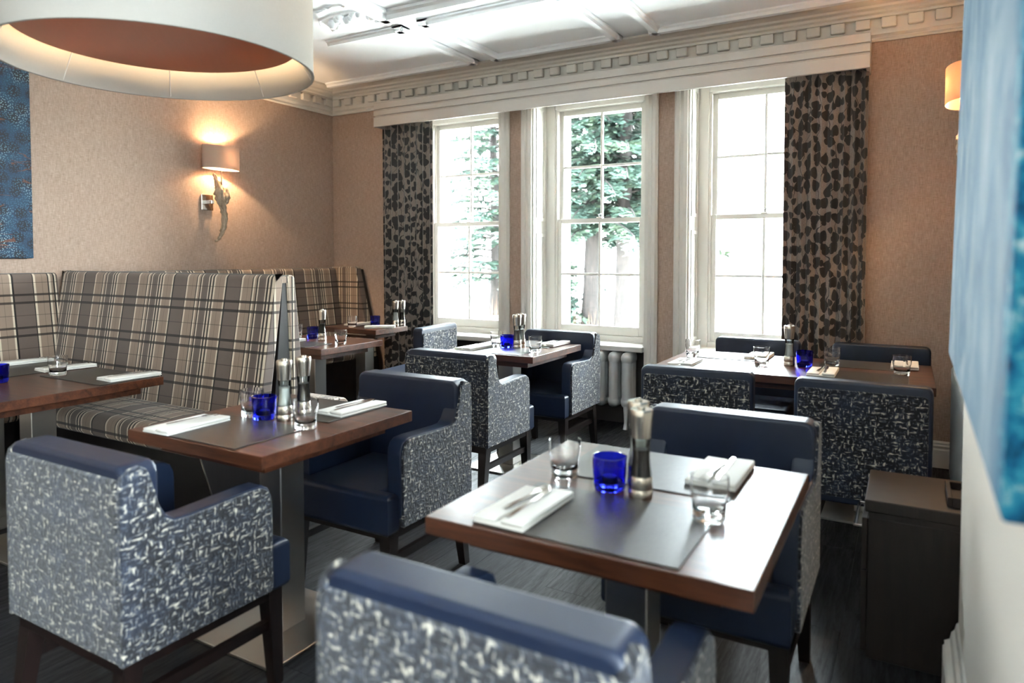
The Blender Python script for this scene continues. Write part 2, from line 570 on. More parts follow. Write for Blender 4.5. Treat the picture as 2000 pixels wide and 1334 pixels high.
def mat_mat():
    m = M('woven_placemat')
    s = m.sep(m.obj())
    a = m.noise(m.comb(m.math('MULTIPLY', s[0], 30), m.math('MULTIPLY', s[1], 500)), 1, 2)
    b = m.noise(m.comb(m.math('MULTIPLY', s[0], 500), m.math('MULTIPLY', s[1], 30)), 1, 2)
    f = m.math('MULTIPLY', m.math('ADD', a, b), 0.5)
    m.col(m.ramp(f, [(0.35, (0.018, 0.0145, 0.012)), (0.65, (0.055, 0.046, 0.039))])); m.set(Roughness=0.42); m.bump(f, 0.3, 0.001)
    return m.m
MATM = mat_mat()

PLANKM.node_tree.nodes['Principled BSDF'].inputs['Specular IOR Level'].default_value = 0.32

# ------------------------------------------------------------------ room shell
XL, YW, XR, XN, CZ = -5.05, 5.20, 0.34, 0.15, 3.0

fl = struct('floor', box(NB(), XL, 3.2, -3.0, YW + 0.3, -0.08, -0.006), FLOORB)
pm = []
for L in (1.25, 0.80, 0.45):
    pm.append((L, mesh('plank', box(NB(), -0.0896, 0.0896, -L / 2 + 0.0004, L / 2 - 0.0004, -0.006, 0.0), PLANKM, False)))
rp = random.Random(3)
x = XL + 0.09
while x < 0.36:
    y = 0.35 - rp.random() * 1.1
    while y < 5.3:
        L, me = pm[0] if rp.random() < 0.75 else pm[1]
        link('plank', me, fl, (x, y + L / 2, 0))
        y += L
    x += 0.18
b = NB()
box(b, XL, 3.2, -3.0, -0.76, -0.006, -0.0005); box(b, 0.36, 3.2, -0.76, 0.80, -0.006, -0.0005)
struct('floor_behind', b, PLANKM)

struct('ceiling', box(NB(), XL - 0.2, 3.4, -3.2, YW + 0.6, CZ, CZ + 0.15), CEIL)
struct('wall_left', box(NB(), XL - 0.2, XL, -3.2, YW + 0.6, 0, CZ), WALLPAPER)

# window wall: inner leaf papered, outer leaf stone
b = NB()
ZS, ZT = 0.64, 2.70
segs = [(XL, WIN[0][0]), (WIN[0][1], WIN[1][0]), (WIN[1][1], WIN[2][0]), (WIN[2][1], 0.9)]
for a, c in segs:
    box(b, a, c, YW, 5.50, 0, CZ)
for a, c in WIN:
    box(b, a, c, YW, 5.50, ZT, CZ)
struct('wall_back', b, WALLPAPER)
b = NB()
SO = 0.115
xs = [XL] + [v for a, c in WIN for v in (a + SO, c - SO)] + [0.9]
for i in range(0, len(xs), 2):
    box(b, xs[i], xs[i + 1], 5.56, 5.72, -0.9, CZ + 0.3)
for a, c in WIN:
    box(b, a + SO, c - SO, 5.56, 5.72, 2.60, CZ + 0.3)
    box(b, a + SO, c - SO, 5.56, 5.76, -0.9, 0.66)
struct('wall_exterior', b, STONE)
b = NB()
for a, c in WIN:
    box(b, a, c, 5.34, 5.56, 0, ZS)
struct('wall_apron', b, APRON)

# far part of the side wall, the near projecting wall and the wall behind the photographer
struct('wall_right', box(NB(), XR, 0.9, 2.46, YW, 0, CZ), WALLPAPER)
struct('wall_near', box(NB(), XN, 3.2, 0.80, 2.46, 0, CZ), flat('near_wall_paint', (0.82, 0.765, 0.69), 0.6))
b = NB()
xs = [XL - 0.2] + [v for w in REARWIN for v in w] + [3.2]
for i in range(0, len(xs), 2):
    box(b, xs[i], xs[i + 1], -3.2, -3.0, 0, CZ)
for a, c in REARWIN:
    box(b, a, c, -3.2, -3.0, 0, 0.6); box(b, a, c, -3.2, -3.0, 2.7, CZ)
CREAM = flat('cream_bounce_paint', (0.72, 0.67, 0.60), 0.6)  # kept pale on the unseen walls to bounce more fill light
struct('wall_rear', b, CREAM)
for i, (a, c) in enumerate(REARWIN):
    wr = bpy.data.objects.new('window_%d' % (6 + i), None); COL.objects.link(wr); wr['kind'] = 'structure'
    part('pane', box(NB(), a, c, -3.105, -3.10, 0.6, 2.7), PANE, wr, smooth=False)
    b = NB()
    for k in range(3):
        xx = a + (c - a) * k / 2; box(b, max(a, xx - 0.025), min(c, xx + 0.025), -3.13, -3.07, 0.6, 2.7)
    box(b, a, c, -3.13, -3.07, 1.62, 1.67)
    part('frame', b, GLOSS, wr, smooth=False)
b = NB()
ys = [-3.0] + [v for w in FILLWIN for v in w] + [0.80]
for i in range(0, len(ys), 2):
    box(b, 3.2, 3.4, ys[i], ys[i + 1], 0, CZ)
for a, c in FILLWIN:
    box(b, 3.2, 3.4, a, c, 0, 0.6); box(b, 3.2, 3.4, a, c, 2.7, CZ)
struct('wall_fill_wing', b, CREAM)  # unseen wall, added to hold the fill windows
for i, (a, c) in enumerate(FILLWIN):
    wr = bpy.data.objects.new('window_%d' % (4 + i), None); COL.objects.link(wr); wr['kind'] = 'structure'  # unseen window, added for fill daylight
    part('pane', box(NB(), 3.30, 3.305, a, c, 0.6, 2.7), PANE, wr, smooth=False)
    b = NB()
    for k in range(3):
        yy = a + (c - a) * k / 2; box(b, 3.27, 3.33, max(a, yy - 0.025), min(c, yy + 0.025), 0.6, 2.7)
    box(b, 3.27, 3.33, a, c, 1.62, 1.67)
    part('frame', b, GLOSS, wr, smooth=False)

# ------------------------------------------------------------------ cornice with dentils
prof = [(0, 2.765), (0.014, 2.765), (0.02, 2.775), (0.014, 2.785), (0.014, 2.790), (0.034, 2.806), (0.034, 2.905), (0.07, 2.905), (0.07, 2.922), (0.09, 2.930),
        (0.10, 2.945), (0.13, 2.952), (0.14, 2.965), (0.17, 2.972), (0.20, 2.985), (0.205, 3.0), (0, 3.0)]
dent = mesh('dentil', box(NB(), -0.044, 0.044, -0.036, 0, 2.838, 2.905, 0.008, 2), CORN, False)
def cornice(name, p0, p1, inward, ndent_from, ndent_to, m0=0, m1=0):
    d = (Vector(p1) - Vector(p0)); L = d.length; d.normalize()
    b = NB(); t = b
    lo = [t.verts.new((p0[0] + d.x * q * m0 + inward[0] * q, p0[1] + d.y * q * m0 + inward[1] * q, z)) for q, z in prof]
    hi = [t.verts.new((p1[0] - d.x * q * m1 + inward[0] * q, p1[1] - d.y * q * m1 + inward[1] * q, z)) for q, z in prof]
    n = len(prof)
    for i in range(n):
        t.faces.new((lo[i], hi[i], hi[(i + 1) % n], lo[(i + 1) % n]))
    t.faces.new(lo); t.faces.new(hi[::-1])
    bmesh.ops.recalc_face_normals(t, faces=list(t.faces))
    o = struct(name, b, CORN, True, 25)
    s = ndent_from
    rot = math.atan2(d.y, d.x)
    k = 1 if (Matrix.Rotation(rot, 2) @ Vector((0, -1))).dot(Vector(inward)) > 0 else -1
    while s < ndent_to:
        q = link('dentil', dent, o, (p0[0] + d.x * s + inward[0] * 0.034, p0[1] + d.y * s + inward[1] * 0.034, 0), rot if k > 0 else rot + PI)
        s += 0.150
    return o
cornice('trim_1', (XL, YW), (XR, YW), (0, -1), 0.11, 5.35, 1, 0)
cornice('trim_2', (XL, YW), (XL, -2.99), (1, 0), 0.11, 3.2, 1, 0)
cornice('trim_3', (XR, YW), (XR, 2.46), (-1, 0), 0.11, 2.6, 1, 0)

# ------------------------------------------------------------------ ceiling mouldings
mprof = [(-0.045, 0), (-0.045, -0.012), (-0.030, -0.020), (-0.022, -0.038), (0.022, -0.038), (0.030, -0.020), (0.045, -0.012), (0.045, 0)]
def moulding(bm, p0, p1, w=1.0, h=1.0):
    a, c = Vector((*p0, CZ)), Vector((*p1, CZ)); d = (c - a).normalized(); s = Vector((-d.y, d.x, 0))
    a = a - d * 0.045 * w; c = c + d * 0.045 * w
    lo = [bm.verts.new(a + s * q * w + Vector((0, 0, z * h))) for q, z in mprof]
    hi = [bm.verts.new(c + s * q * w + Vector((0, 0, z * h))) for q, z in mprof]
    for i in range(len(mprof) - 1):
        bm.faces.new((lo[i], hi[i], hi[i + 1], lo[i + 1]))
    bm.faces.new(lo); bm.faces.new(hi[::-1])
    return bm
def frame(name, segs_, w=1.0, h=1.0):
    o = bpy.data.objects.new(name, None); COL.objects.link(o); o['kind'] = 'structure'
    for p0, p1 in segs_:
        b = moulding(NB(), p0, p1, w, h)
        bmesh.ops.recalc_face_normals(b, faces=list(b.faces))
        part('moulding', b, CEIL, o, smooth=True, ang=20)
frame('trim_4', [((-3.84, 3.98), (-3.20, 3.98)), ((-3.20, 3.98), (-3.20, 4.92)), ((-3.20, 4.92), (-4.78, 4.92))])
frame('trim_5', [((-2.96, 3.96), (-1.93, 3.96)), ((-2.96, 3.96), (-2.96, 4.92)), ((-2.96, 4.92), (-1.93, 4.92)), ((-1.93, 3.96), (-1.93, 4.92))])
frame('trim_6', [((-1.62, 3.96), (-0.2, 3.96)), ((-1.62, 3.96), (-1.62, 4.92)), ((-1.62, 4.92), (-0.2, 4.92)), ((-0.2, 3.96), (-0.2, 4.92))])
frame('trim_7', [((-3.10, 3.70), (0.0, 3.70)), ((-3.10, 3.70), (-3.10, 2.0))], 1.25, 1.6)

orn = thing('ceiling_ornament', 'white plaster ceiling ornament with a cluster of fruits and a curved branch', 'ornament', (-3.36, 3.60, CZ))
ro = random.Random(5)
for k in range(13):
    a = k / 12.0
    px_, py_ = -0.20 + 0.40 * a + ro.uniform(-.02, .02), 0.07 - 0.16 * math.sin(PI * a) * 0.5 + ro.uniform(-.035, .035)
    r = ro.uniform(0.020, 0.036)
    b = NB()
    lathe(b, [(0, -r * 1.25), (r * .45, -r * 1.15), (r * .9, -r * .6), (r, -r * .1), (r * .75, r * .4), (0, r * .6)], 12, (px_, py_, -r * 0.55))
    part('fruit', b, CEIL, orn)
b = NB(); tube(b, [(-0.26, 0.02, -0.02), (-0.15, -0.10, -0.035), (0.0, -0.14, -0.035), (0.14, -0.11, -0.03), (0.27, 0.0, -0.015)], [.006, .012, .014, .012, .005], 8)
part('branch', b, CEIL, orn)
for k, (lx, ly, la) in enumerate([(-.1, -.17, .4), (0.02, -.19, 0.0), (0.13, -.16, -.5), (.2, .06, -.9), (-.22, .08, 1.1)]):
    b = NB()
    L = .05
    vs_ = [(-L, 0, -.004), (-.3 * L, .4 * L, -.014), (L, 0, -.004), (-.3 * L, -.4 * L, -.014), (0, 0, -.022)]
    vv = [b.verts.new((lx + v[0] * math.cos(la) - v[1] * math.sin(la), ly + v[0] * math.sin(la) + v[1] * math.cos(la), v[2])) for v in vs_]
    for i in range(4):
        b.faces.new((vv[i], vv[(i + 1) % 4], vv[4]))
    b.faces.new(vv[:4])
    bmesh.ops.recalc_face_normals(b, faces=list(b.faces))
    part('leaf', b, CEIL, orn)

# ------------------------------------------------------------------ sash windows
def bar_h(bm, x0, x1, y0, y1, z, h):
    box(bm, x0, x1, y0, y1, z - h / 2, z + h / 2, 0.004, 1)
def window(idx, x0, x1):
    W = bpy.data.objects.new('window_%d' % idx, None); COL.objects.link(W); W['kind'] = 'structure'
    # box frame
    b = NB()
    for s_ in (0, 1):
        xa, xb = (x0, x0 + 0.095) if s_ == 0 else (x1 - 0.095, x1)
        box(b, xa, xb, 5.44, 5.56, ZS, ZT, 0.004, 1)
        xa, xb = (x0 + 0.095, x0 + 0.112) if s_ == 0 else (x1 - 0.112, x1 - 0.095)
        box(b, xa, xb, 5.455, 5.470, ZS + .05, ZT - .08)
    box(b, x0 + 0.095, x1 - 0.095, 5.44, 5.56, 2.62, ZT, 0.004, 1)
    box(b, x0 + 0.095, x1 - 0.095, 5.44, 5.60, ZS, 0.695, 0.004, 1)
    part('frame', b, GLOSS, W, smooth=False)
    # panelled shutter reveals
    for s_ in (0, 1):
        xa, xb = (x0, x0 + 0.014) if s_ == 0 else (x1 - 0.014, x1)
        xc, xd = (x0 + .014, x0 + .022) if s_ == 0 else (x1 - .022, x1 - .014)
        b = NB()
        box(b, xa, xb, YW, 5.44, ZS, ZT)
        for za, zb in ((ZS + .07, 1.56), (1.66, ZT - .06)):
            box(b, xc, xd, YW + .04, 5.405, za, za + .03, .003, 1); box(b, xc, xd, YW + .04, 5.405, zb - .03, zb, .003, 1)
            box(b, xc, xd, YW + .04, YW + .065, za + .03, zb - .03, .003, 1); box(b, xc, xd, 5.38, 5.405, za + .03, zb - .03, .003, 1)
        part('shutter_panel', b, GLOSS, W, smooth=False)
    part('head_lining', box(NB(), x0 + .014, x1 - .014, YW, 5.44, ZT - .014, ZT), GLOSS, W, smooth=False)
    # sill board
    part('window_sill', box(NB(), x0 - (0.0), x1, YW - 0.06, 5.44, ZS - 0.03, ZS + 0.012, 0.008, 2), GLOSS, W, smooth=False)
    # architrave on both sides
    for s_ in (0, 1):
        b = NB()
        w = 0.100
        st = [(0, .022), (.028, .030), (.052, .022), (.060, .034), (.084, .034), (.092, .024), (w, .018)]
        pts = [(0, 0)] + [(q, -h) for q, h in st] + [(w, 0)]
        sgn = -1 if s_ == 0 else 1
        xe = x0 if s_ == 0 else x1
        prism(b, [(xe + sgn * q, YW + h) for q, h in pts], 'z', 0, 2.76)
        part('architrave', b, GLOSS, W, smooth=False)
    # sashes
    gx0, gx1 = x0 + 0.105, x1 - 0.105
    xm = (gx0 + gx1) / 2
    for nm, y0, y1, z0, z1, bot, top in (('lower_sash', 5.470, 5.505, 0.695, 1.682, .075, .038), ('upper_sash', 5.508, 5.543, 1.645, 2.625, .038, .05)):
        S = part(nm, NB(), GLOSS, W)
        b = NB()
        st = 0.042
        box(b, gx0, gx0 + st, y0, y1, z0, z1, .003, 1); box(b, gx1 - st, gx1, y0, y1, z0, z1, .003, 1)
        box(b, gx0 + st, gx1 - st, y0, y1, z0, z0 + bot, .003, 1); box(b, gx0 + st, gx1 - st, y0, y1, z1 - top, z1, .003, 1)
        S.data = mesh(nm, b, GLOSS, False)
        zc = (z0 + bot + z1 - top) / 2
        part('muntin', box(NB(), xm - .010, xm + .010, y0 + .003, y1 - .003, z0 + bot, z1 - top, .004, 1), GLOSS, S, smooth=False)
        for xa, xb in ((gx0 + st, xm - .010), (xm + .010, gx1 - st)):
            part('muntin', box(NB(), xa, xb, y0 + .003, y1 - .003, zc - .010, zc + .010, .004, 1), GLOSS, S, smooth=False)
            for za, zb in ((z0 + bot, zc - .010), (zc + .010, z1 - top)):
                part('pane', box(NB(), xa, xb, (y0 + y1) / 2 - .0015, (y0 + y1) / 2 + .0015, za, zb), PANE, S, smooth=False)
        if nm == 'lower_sash':
            b = NB(); box(b, xm - .025, xm + .025, y0 - .004, y1 - .002, z1, z1 + .010, .002, 1); tube(b, [(xm - .005, y0 + .012, z1 + .010), (xm - .015, y0 + .012, z1 + .030), (xm + .020, y0 + .012, z1 + .034)], .005, 8)
            part('sash_lock', b, CHROME, S, 'chrome sash lock')
for i, (a, c) in enumerate(WIN):
    window(i + 1, a, c)

# baseboards
bprof = [(0, 0), (.018, 0), (.018, .115), (.012, .125), (.016, .140), (.010, .150), (.012, .160), (0, .172)]
b = NB(); prism(b, [(YW - q, z) for q, z in bprof], 'x', -0.33, XR)
struct('baseboard_back', b, GLOSS)
bprof2 = [(0, 0), (.040, 0), (.040, .165), (.034, .172), (.036, .182), (.022, .190), (.018, .212), (.010, .222), (.006, .240), (0, .246)]
b = NB(); prism(b, [(XN - q, z) for q, z in bprof2], 'y', 0.80, 2.46)
struct('baseboard_right', b, GLOSS)

# ------------------------------------------------------------------ pelmet and curtains
b = NB()
pf = 4.99
X0p, X1p = -4.335, -0.236
for za, zb in ((2.557, 2.647), (2.659, 2.706), (2.718, 2.778)):
    box(b, X0p, X1p, pf, pf + .022, za, zb, .003, 1)
box(b, X0p + .012, X1p - .012, pf + .014, pf + .022, 2.557, 2.778)
for xa in (X0p + .003, X1p - .025):
    box(b, xa, xa + .022, pf + .022, YW - .003, 2.557, 2.778)
box(b, X0p + .03, X1p - .03, pf + .022, YW - .001, 2.68, 2.70)
o = link('pelmet', mesh('pelmet', b, PELMET_M, False)); tag(o, 'long off-white grooved wooden pelmet box above the three windows', 'pelmet')

def curtain(x0, x1, yc, label, seed):
    r = random.Random(seed)
    n = 260; nz = 14
    npl = 8
    amps = [r.uniform(.7, 1.25) for _ in range(npl + 2)]
    b = NB(); rows = []; us = []
    for k in range(nz + 1):
        z = 0.015 + (2.64 - 0.015) * k / nz
        tight = 0.55 + 0.45 * (1 - k / nz)
        row = []; u = 0; uu = []
        prev = None
        for i in range(n + 1):
            a = i / n
            ph = a * npl * 2 * PI + 0.5 * math.sin(a * 9 + seed) + 0.10 * math.sin(z * 2.0 + a * 7)
            am = 0.026 * tight * amps[int(a * npl)] * (1 - .0)
            am2 = 0.026 * tight * amps[int(a * npl) + 1]
            fr = a * npl - int(a * npl)
            A = am * (1 - fr) + am2 * fr
            xx = x0 + (x1 - x0) * a + 0.006 * math.sin(2 * ph) * tight
            yy = yc + A * math.sin(ph)
            if prev:
                u += math.hypot(xx - prev[0], yy - prev[1])
            prev = (xx, yy)
            row.append(b.verts.new((xx, yy, z))); uu.append(u)
        rows.append(row); us.append(uu)
    uvl = {}
    b.verts.index_update()
    for k in range(nz + 1):
        for i in range(n + 1):
            uvl[rows[k][i].index] = (us[nz // 2][i], rows[k][i].co.z)
    for k in range(nz):
        for i in range(n):
            b.faces.new((rows[k][i], rows[k][i + 1], rows[k + 1][i + 1], rows[k + 1][i]))
    me = bpy.data.meshes.new('curtain'); b.to_mesh(me); b.free()
    me.materials.append(CURTAIN)
    uv = me.uv_layers.new(name='UVMap')
    for p in me.polygons:
        p.use_smooth = True
        for li in p.loop_indices:
            uv.data[li].uv = uvl[me.loops[li].vertex_index]
    o = link('curtain', me)
    md = o.modifiers.new('thickness', 'SOLIDIFY'); md.thickness = 0.003
    tag(o, label, 'curtain', 'leaf print curtains')
curtain(-4.325, -3.735, 5.098, 'dark leaf print curtain hanging beside the plaid corner banquette', 1)
curtain(-0.755, -0.248, 5.098, 'dark leaf print curtain hanging behind the long table', 4)

# ------------------------------------------------------------------ paintings
p = thing('painting', 'blue dotted canvas painting hung above the plaid booth', 'painting', (XL + .002, 2.41, 1.345))
b = NB(); box(b, 0, .035, -1.3, 0, 0, 1.25, .003, 1)
part('canvas', b, DOTS, p)
b = NB(); box(b, 0.000, .012, -1.27, -.03, -.004, 0)
part('stretcher', b, LEGM, p)

p = thing('painting', 'large deep blue abstract seascape canvas with painted pale sheen on the near wall', 'painting', (0, 0, 0))
b = NB()
T = bmesh.new()
f0, f1 = Vector((.094, .93, 1.055)), Vector((.1075, 2.44, 1.062))
tilt = Vector((.024, 0, 1.35)); thick = Vector((.033, 0, 0))
cs = [f0, f1, f1 + tilt, f0 + tilt]
fr_ = [T.verts.new(q) for q in cs]; bk = [T.verts.new(Vector((.149, q.y, q.z))) for q in cs]
T.faces.new(fr_); T.faces.new(bk[::-1])
for i in range(4):
    T.faces.new((fr_[i], bk[i], bk[(i + 1) % 4], fr_[(i + 1) % 4]))
bmesh.ops.recalc_face_normals(T, faces=list(T.faces))
bmesh.ops.bevel(T, geom=list(T.edges), offset=.006, segments=3, profile=.5, affect='EDGES')
for v in T.verts:
    v.co.y -= .93
join(b, T)
o = part('canvas', b, SEA, p); o.location = (0, .93, 0)

# ------------------------------------------------------------------ pendant lamp
PX, PY, PZ, PR = -2.407, 1.607, 2.05, 0.537
p = thing('pendant_lamp', 'large cream drum pendant lamp with a brown diffuser disc', 'lamp', (PX, PY, PZ))
def ring(bm, r0, r1, z0, z1, n=96):
    lathe(bm, [(r1, z0), (r1, z1), (r0, z1), (r0, z0), (r1, z0)], n)
b = NB(); ring(b, PR - .004, PR, 0.004, .42)
sh = part('shade', b, SHADE, p)
b = NB(); lathe(b, [(PR + .003, 0), (PR + .003, .008), (PR - .007, .008), (PR - .007, 0), (PR + .003, 0)], 96)
part('rim', b, SHADE, sh)
b = NB(); lathe(b, [(0, .108), (.478, .108), (.48, .112), (.478, .115), (0, .115)], 96)
part('diffuser', b, DISC, p)
b = NB(); lathe(b, [(0, .400), (PR - .006, .400), (PR - .006, .404), (0, .404)], 64)
part('added_top_cover', b, SHADE, p)  # unseen cover, added to soften the uplight on the ceiling
for k in range(8):
    a = math.radians(8 + 45 * k)
    b = NB(); tube(b, [(.478 * math.cos(a), .478 * math.sin(a), .110), (.533 * math.cos(a), .533 * math.sin(a), .004)], .0022, 6)
    part('spoke', b, GLOSS, p)
b = NB(); tube(b, [(0, 0, .42), (0, 0, CZ - PZ - .02)], .006, 8); tube(b, [(-.53, 0, .415), (.53, 0, .415)], .003, 6); tube(b, [(0, -.53, .415), (0, .53, .415)], .003, 6)
part('stem', b, STEELD, p)
b = NB(); lathe(b, [(0, -.03), (.06, -.03), (.06, 0), (0, 0)], 24, (0, 0, CZ - PZ)); part('ceiling_rose', b, STEELD, p)
for k in range(6):
    a = k * PI / 3 + .3
    b = NB(); lathe(b, [(0, 0), (.02, .008), (.028, .03), (.02, .055), (.013, .07), (.013, .10), (0, .10)], 12, (.36 * math.cos(a), .36 * math.sin(a), .23))
    part('bulb', b, BULB, p)
    l = bpy.data.lights.new('pendant_bulb', 'POINT'); l.energy = 1.1; l.color = (1, .70, .42); l.shadow_soft_size = .03
    o = bpy.data.objects.new('pendant_bulb', l); COL.objects.link(o); o.location = (PX + .36 * math.cos(a), PY + .36 * math.sin(a), PZ + .262)
    o['kind'] = 'helper'

# ------------------------------------------------------------------ wall sconces
def sconce(loc, rotz, label, shade_mat, power):
    """local: wall plane at x=0, lamp projects +x, width along y; origin at the shade's base height"""
    s = thing('wall_sconce', label, 'lamp', loc, rotz, 'driftwood wall lamps')
    n = 48; a_, b_ = .078, .170
    B = NB(); rows = []
    for q, z in ((1.0, 0), (1.0, .185), (.975, .185), (.975, 0)):
        rows.append([B.verts.new((.115 + a_ * q * math.cos(2 * PI * i / n), b_ * q * math.sin(2 * PI * i / n), z)) for i in range(n)])
    for k in range(4):
        A, C = rows[k], rows[(k + 1) % 4]
        for i in range(n):
            B.faces.new((A[i], A[(i + 1) % n], C[(i + 1) % n], C[i]))
    bmesh.ops.recalc_face_normals(B, faces=list(B.faces))
    part('shade', B, shade_mat, s)
    B = NB(); box(B, 0.0, .018, -.115, -.005, -.335, -.205, .003, 1); box(B, .018, .085, -.075, -.045, -.285, -.255, .003, 1)
    part('wall_plate', B, CHROME, s, 'polished chrome wall plate')
    B = NB(); tube(B, [(.115, 0, -.20), (.115, 0, .05)], .006, 8); lathe(B, [(0, 0), (.014, 0), (.014, .05), (0, .05)], 12, (.115, 0, .02))
    part('stem', B, STEELD, s)
    B = NB()
    tube(B, [(.10, -.060, -.59), (.10, -.025, -.575), (.10, .012, -.53), (.105, .035, -.45), (.105, .035, -.36), (.10, .018, -.30), (.10, .005, -.25), (.10, -.015, -.20), (.10, -.010, -.15), (.10, -.035, -.10), (.10, -.058, -.03)],
         [.007, .016, .020, .022, .024, .028, .038, .042, .032, .018, .008], 12)
    tube(B, [(.10, .02, -.31), (.105, .045, -.26), (.11, .055, -.22), (.105, .050, -.17), (.10, .055, -.12)], [.026, .030, .036, .024, .013], 10)
    tube(B, [(.10, .06, -.21), (.10, .085, -.205)], [.028, .016], 8)
    o = part('driftwood', B, DRIFT, s)
    tx = bpy.data.textures.get('drift') or bpy.data.textures.new('drift', 'CLOUDS'); tx.noise_scale = .022
    sb = o.modifiers.new('sub', 'SUBSURF'); sb.levels = 2; sb.render_levels = 2
    md = o.modifiers.new('gnarl', 'DISPLACE'); md.texture = tx; md.strength = .034; md.texture_coords = 'LOCAL'
    B = NB(); lathe(B, [(0, 0), (.012, 0), (.02, .03), (.014, .06), (0, .07)], 12, (.115, 0, .07))
    part('bulb', B, BULB, s)
    l = bpy.data.lights.new('sconce_bulb', 'POINT'); l.energy = power; l.color = (1, .66, .36); l.shadow_soft_size = .012
    o = bpy.data.objects.new('sconce_bulb', l); COL.objects.link(o)
    v = Matrix.Rotation(rotz, 3, 'Z') @ Vector((.115, .028, .092)); o.location = Vector(loc) + v
    o['kind'] = 'helper'
sconce((XL, 3.80, 2.075), 0, 'driftwood wall lamp with taupe oval shade above the plaid banquette', SCSHADE, 3.4)
sconce((XR, 4.28, 2.14), PI, 'peach shaded wall lamp half hidden behind the seascape canvas', PSHADE, 3.6)

# ------------------------------------------------------------------ booth: plaid banquettes and divider
def cushion_uv(co, nrm):
    return (co.x + co.y, co.z)
def side_prof(y_bot, y_top, yb_bot, yb_top, z0, z1, r=.035):
    """raked cushion profile in (y,z): front at y_bot (z0)->y_top (z1), back at yb"""
    pts = [(y_bot, z0), (y_top, z1 - r)]
    sgn = 1 if yb_top > y_top else -1
    for i in range(1, 6):
        a = i / 5 * PI / 2
        pts.append((y_top + sgn * r * (1 - math.cos(a)), z1 - r + r * math.sin(a)))
    for i in range(0, 5):
        a = i / 5 * PI / 2
        pts.append((yb_top - sgn * r * (1 - math.sin(a)), z1 - r + r * math.cos(a)))
    pts += [(yb_top, z1 - r), (yb_bot, z0)]
    return pts
def plaid_uv_x(co, nrm):   # cushion whose width runs along x
    v = co.z if abs(nrm.z) < .8 else co.y + 10.0
    return (co.x + (co.y if abs(nrm.x) > .8 else 0), co.z if abs(nrm.z) < .8 else 1.26 + abs(co.y - 2.55))
def plaid_uv_y(co, nrm):
    return (co.y * 1.0 + (co.x if abs(nrm.y) > .8 else 0) + .07, co.z if abs(nrm.z) < .8 else 1.26 + abs(co.x + 4.9))
def seat_uv_x(co, nrm):
    return (co.x, -co.y + co.z)
def seat_uv_y(co, nrm):
    return (co.y + .07, co.x + co.z)
XE = -2.86
d = thing('booth_divider', 'double-sided plaid booth divider with a dark wood core and seats on both sides', 'banquette', (0, 0, 0))
ZB = 1.262
b = NB(); prism(b, side_prof(2.375, 2.515, 2.455, 2.575, .40, ZB), 'x', -4.88, XE, .012, 3)
part('back_cushion', b, PLAID, d, uvf=plaid_uv_x)
b = NB(); prism(b, side_prof(2.735, 2.655, 2.645, 2.600, .40, ZB - .006, .026), 'x', -4.88, XE, .010, 3)
part('back_cushion', b, PLAID, d, uvf=plaid_uv_x)
b = NB(); prism(b, [(2.455, .0), (2.577, 1.225), (2.600, 1.225), (2.645, .0)], 'x', -4.93, XE - .008)
part('core_panel', b, PANELM, d, smooth=False)
b = NB(); prism(b, [(2.562, 1.215), (2.562, 1.250), (2.612, 1.250), (2.612, 1.215)], 'x', -4.88, XE - .002)
part('top_strip', b, PLAID, d, uvf=plaid_uv_x)
def seat_prof(yf, yb, z0, z1, r=.05):
    sgn = 1 if yb > yf else -1
    pts = [(yb, z0), (yf + sgn * .015, z0)]
    pts.append((yf, z0 + .02))
    for i in range(0, 6):
        a = i / 5 * PI / 2
        pts.append((yf + sgn * r * (1 - math.cos(a)), z1 - r + r * math.sin(a)))
    pts += [((yf + yb) / 2, z1 + .008), (yb, z1 - .004)]
    return pts
b = NB(); prism(b, seat_prof(2.03, 2.45, .415, .530), 'x', -4.88, XE, .012, 2); part('seat_cushion', b, PLAID, d, uvf=seat_uv_x)
b = NB(); prism(b, [(2.075, .415), (2.20, 0), (2.46, 0), (2.46, .415)], 'x', -4.98, XE - .012); part('base', b, PANELM, d, smooth=False)
b = NB(); prism(b, [(2.070, .415), (2.066, .415), (2.190, 0), (2.196, 0)], 'x', XE - .012, XE - .004); part('edge_strip', b, STEELD, d, smooth=False)
b = NB(); prism(b, seat_prof(3.06, 2.68, .415, .530), 'x', -4.88, XE, .012, 2); part('seat_cushion', b, PLAID, d, uvf=seat_uv_x)
b = NB(); prism(b, [(3.015, .415), (2.92, 0), (2.64, 0), (2.64, .415)], 'x', -4.98, XE - .012); part('base', b, PANELM, d, smooth=False)

def wall_bench(label, y0, y1, c0, c1):
    w = thing('banquette_bench', label, 'banquette', (0, 0, 0))
    b = NB(); prism(b, side_prof(-4.79, -4.885, -4.955, -4.985, .53, 1.250), 'y', c0, c1, .008, 2)
    part('back_cushion', b, PLAID, w, uvf=plaid_uv_y)
    b = NB(); prism(b, [(-5.045, .53), (-5.045, 1.20), (-4.988, 1.20), (-4.960, .53)], 'y', c0, c1); part('core_panel', b, PANELM, w, smooth=False)
    b = NB(); prism(b, seat_prof(-4.40, -4.95, .415, .530), 'y', y0, y1, .010, 2); part('seat_cushion', b, PLAID, w, uvf=seat_uv_y)
    b = NB(); prism(b, [(-4.45, .415), (-4.53, 0), (-4.95, 0), (-4.95, .415)], 'y', y0, y1); part('base', b, PANELM, w, smooth=False)
wall_bench('plaid wall bench under the blue dotted painting', -0.4, 2.022, -0.4, 2.49)
wall_bench('plaid wall bench below the driftwood lamp with the oval shade', 3.07, 5.0, 2.66, 5.06)
w = thing('corner_bench', 'short plaid bench end with a slanted edge against the window wall', 'banquette', (0, 0, 0))
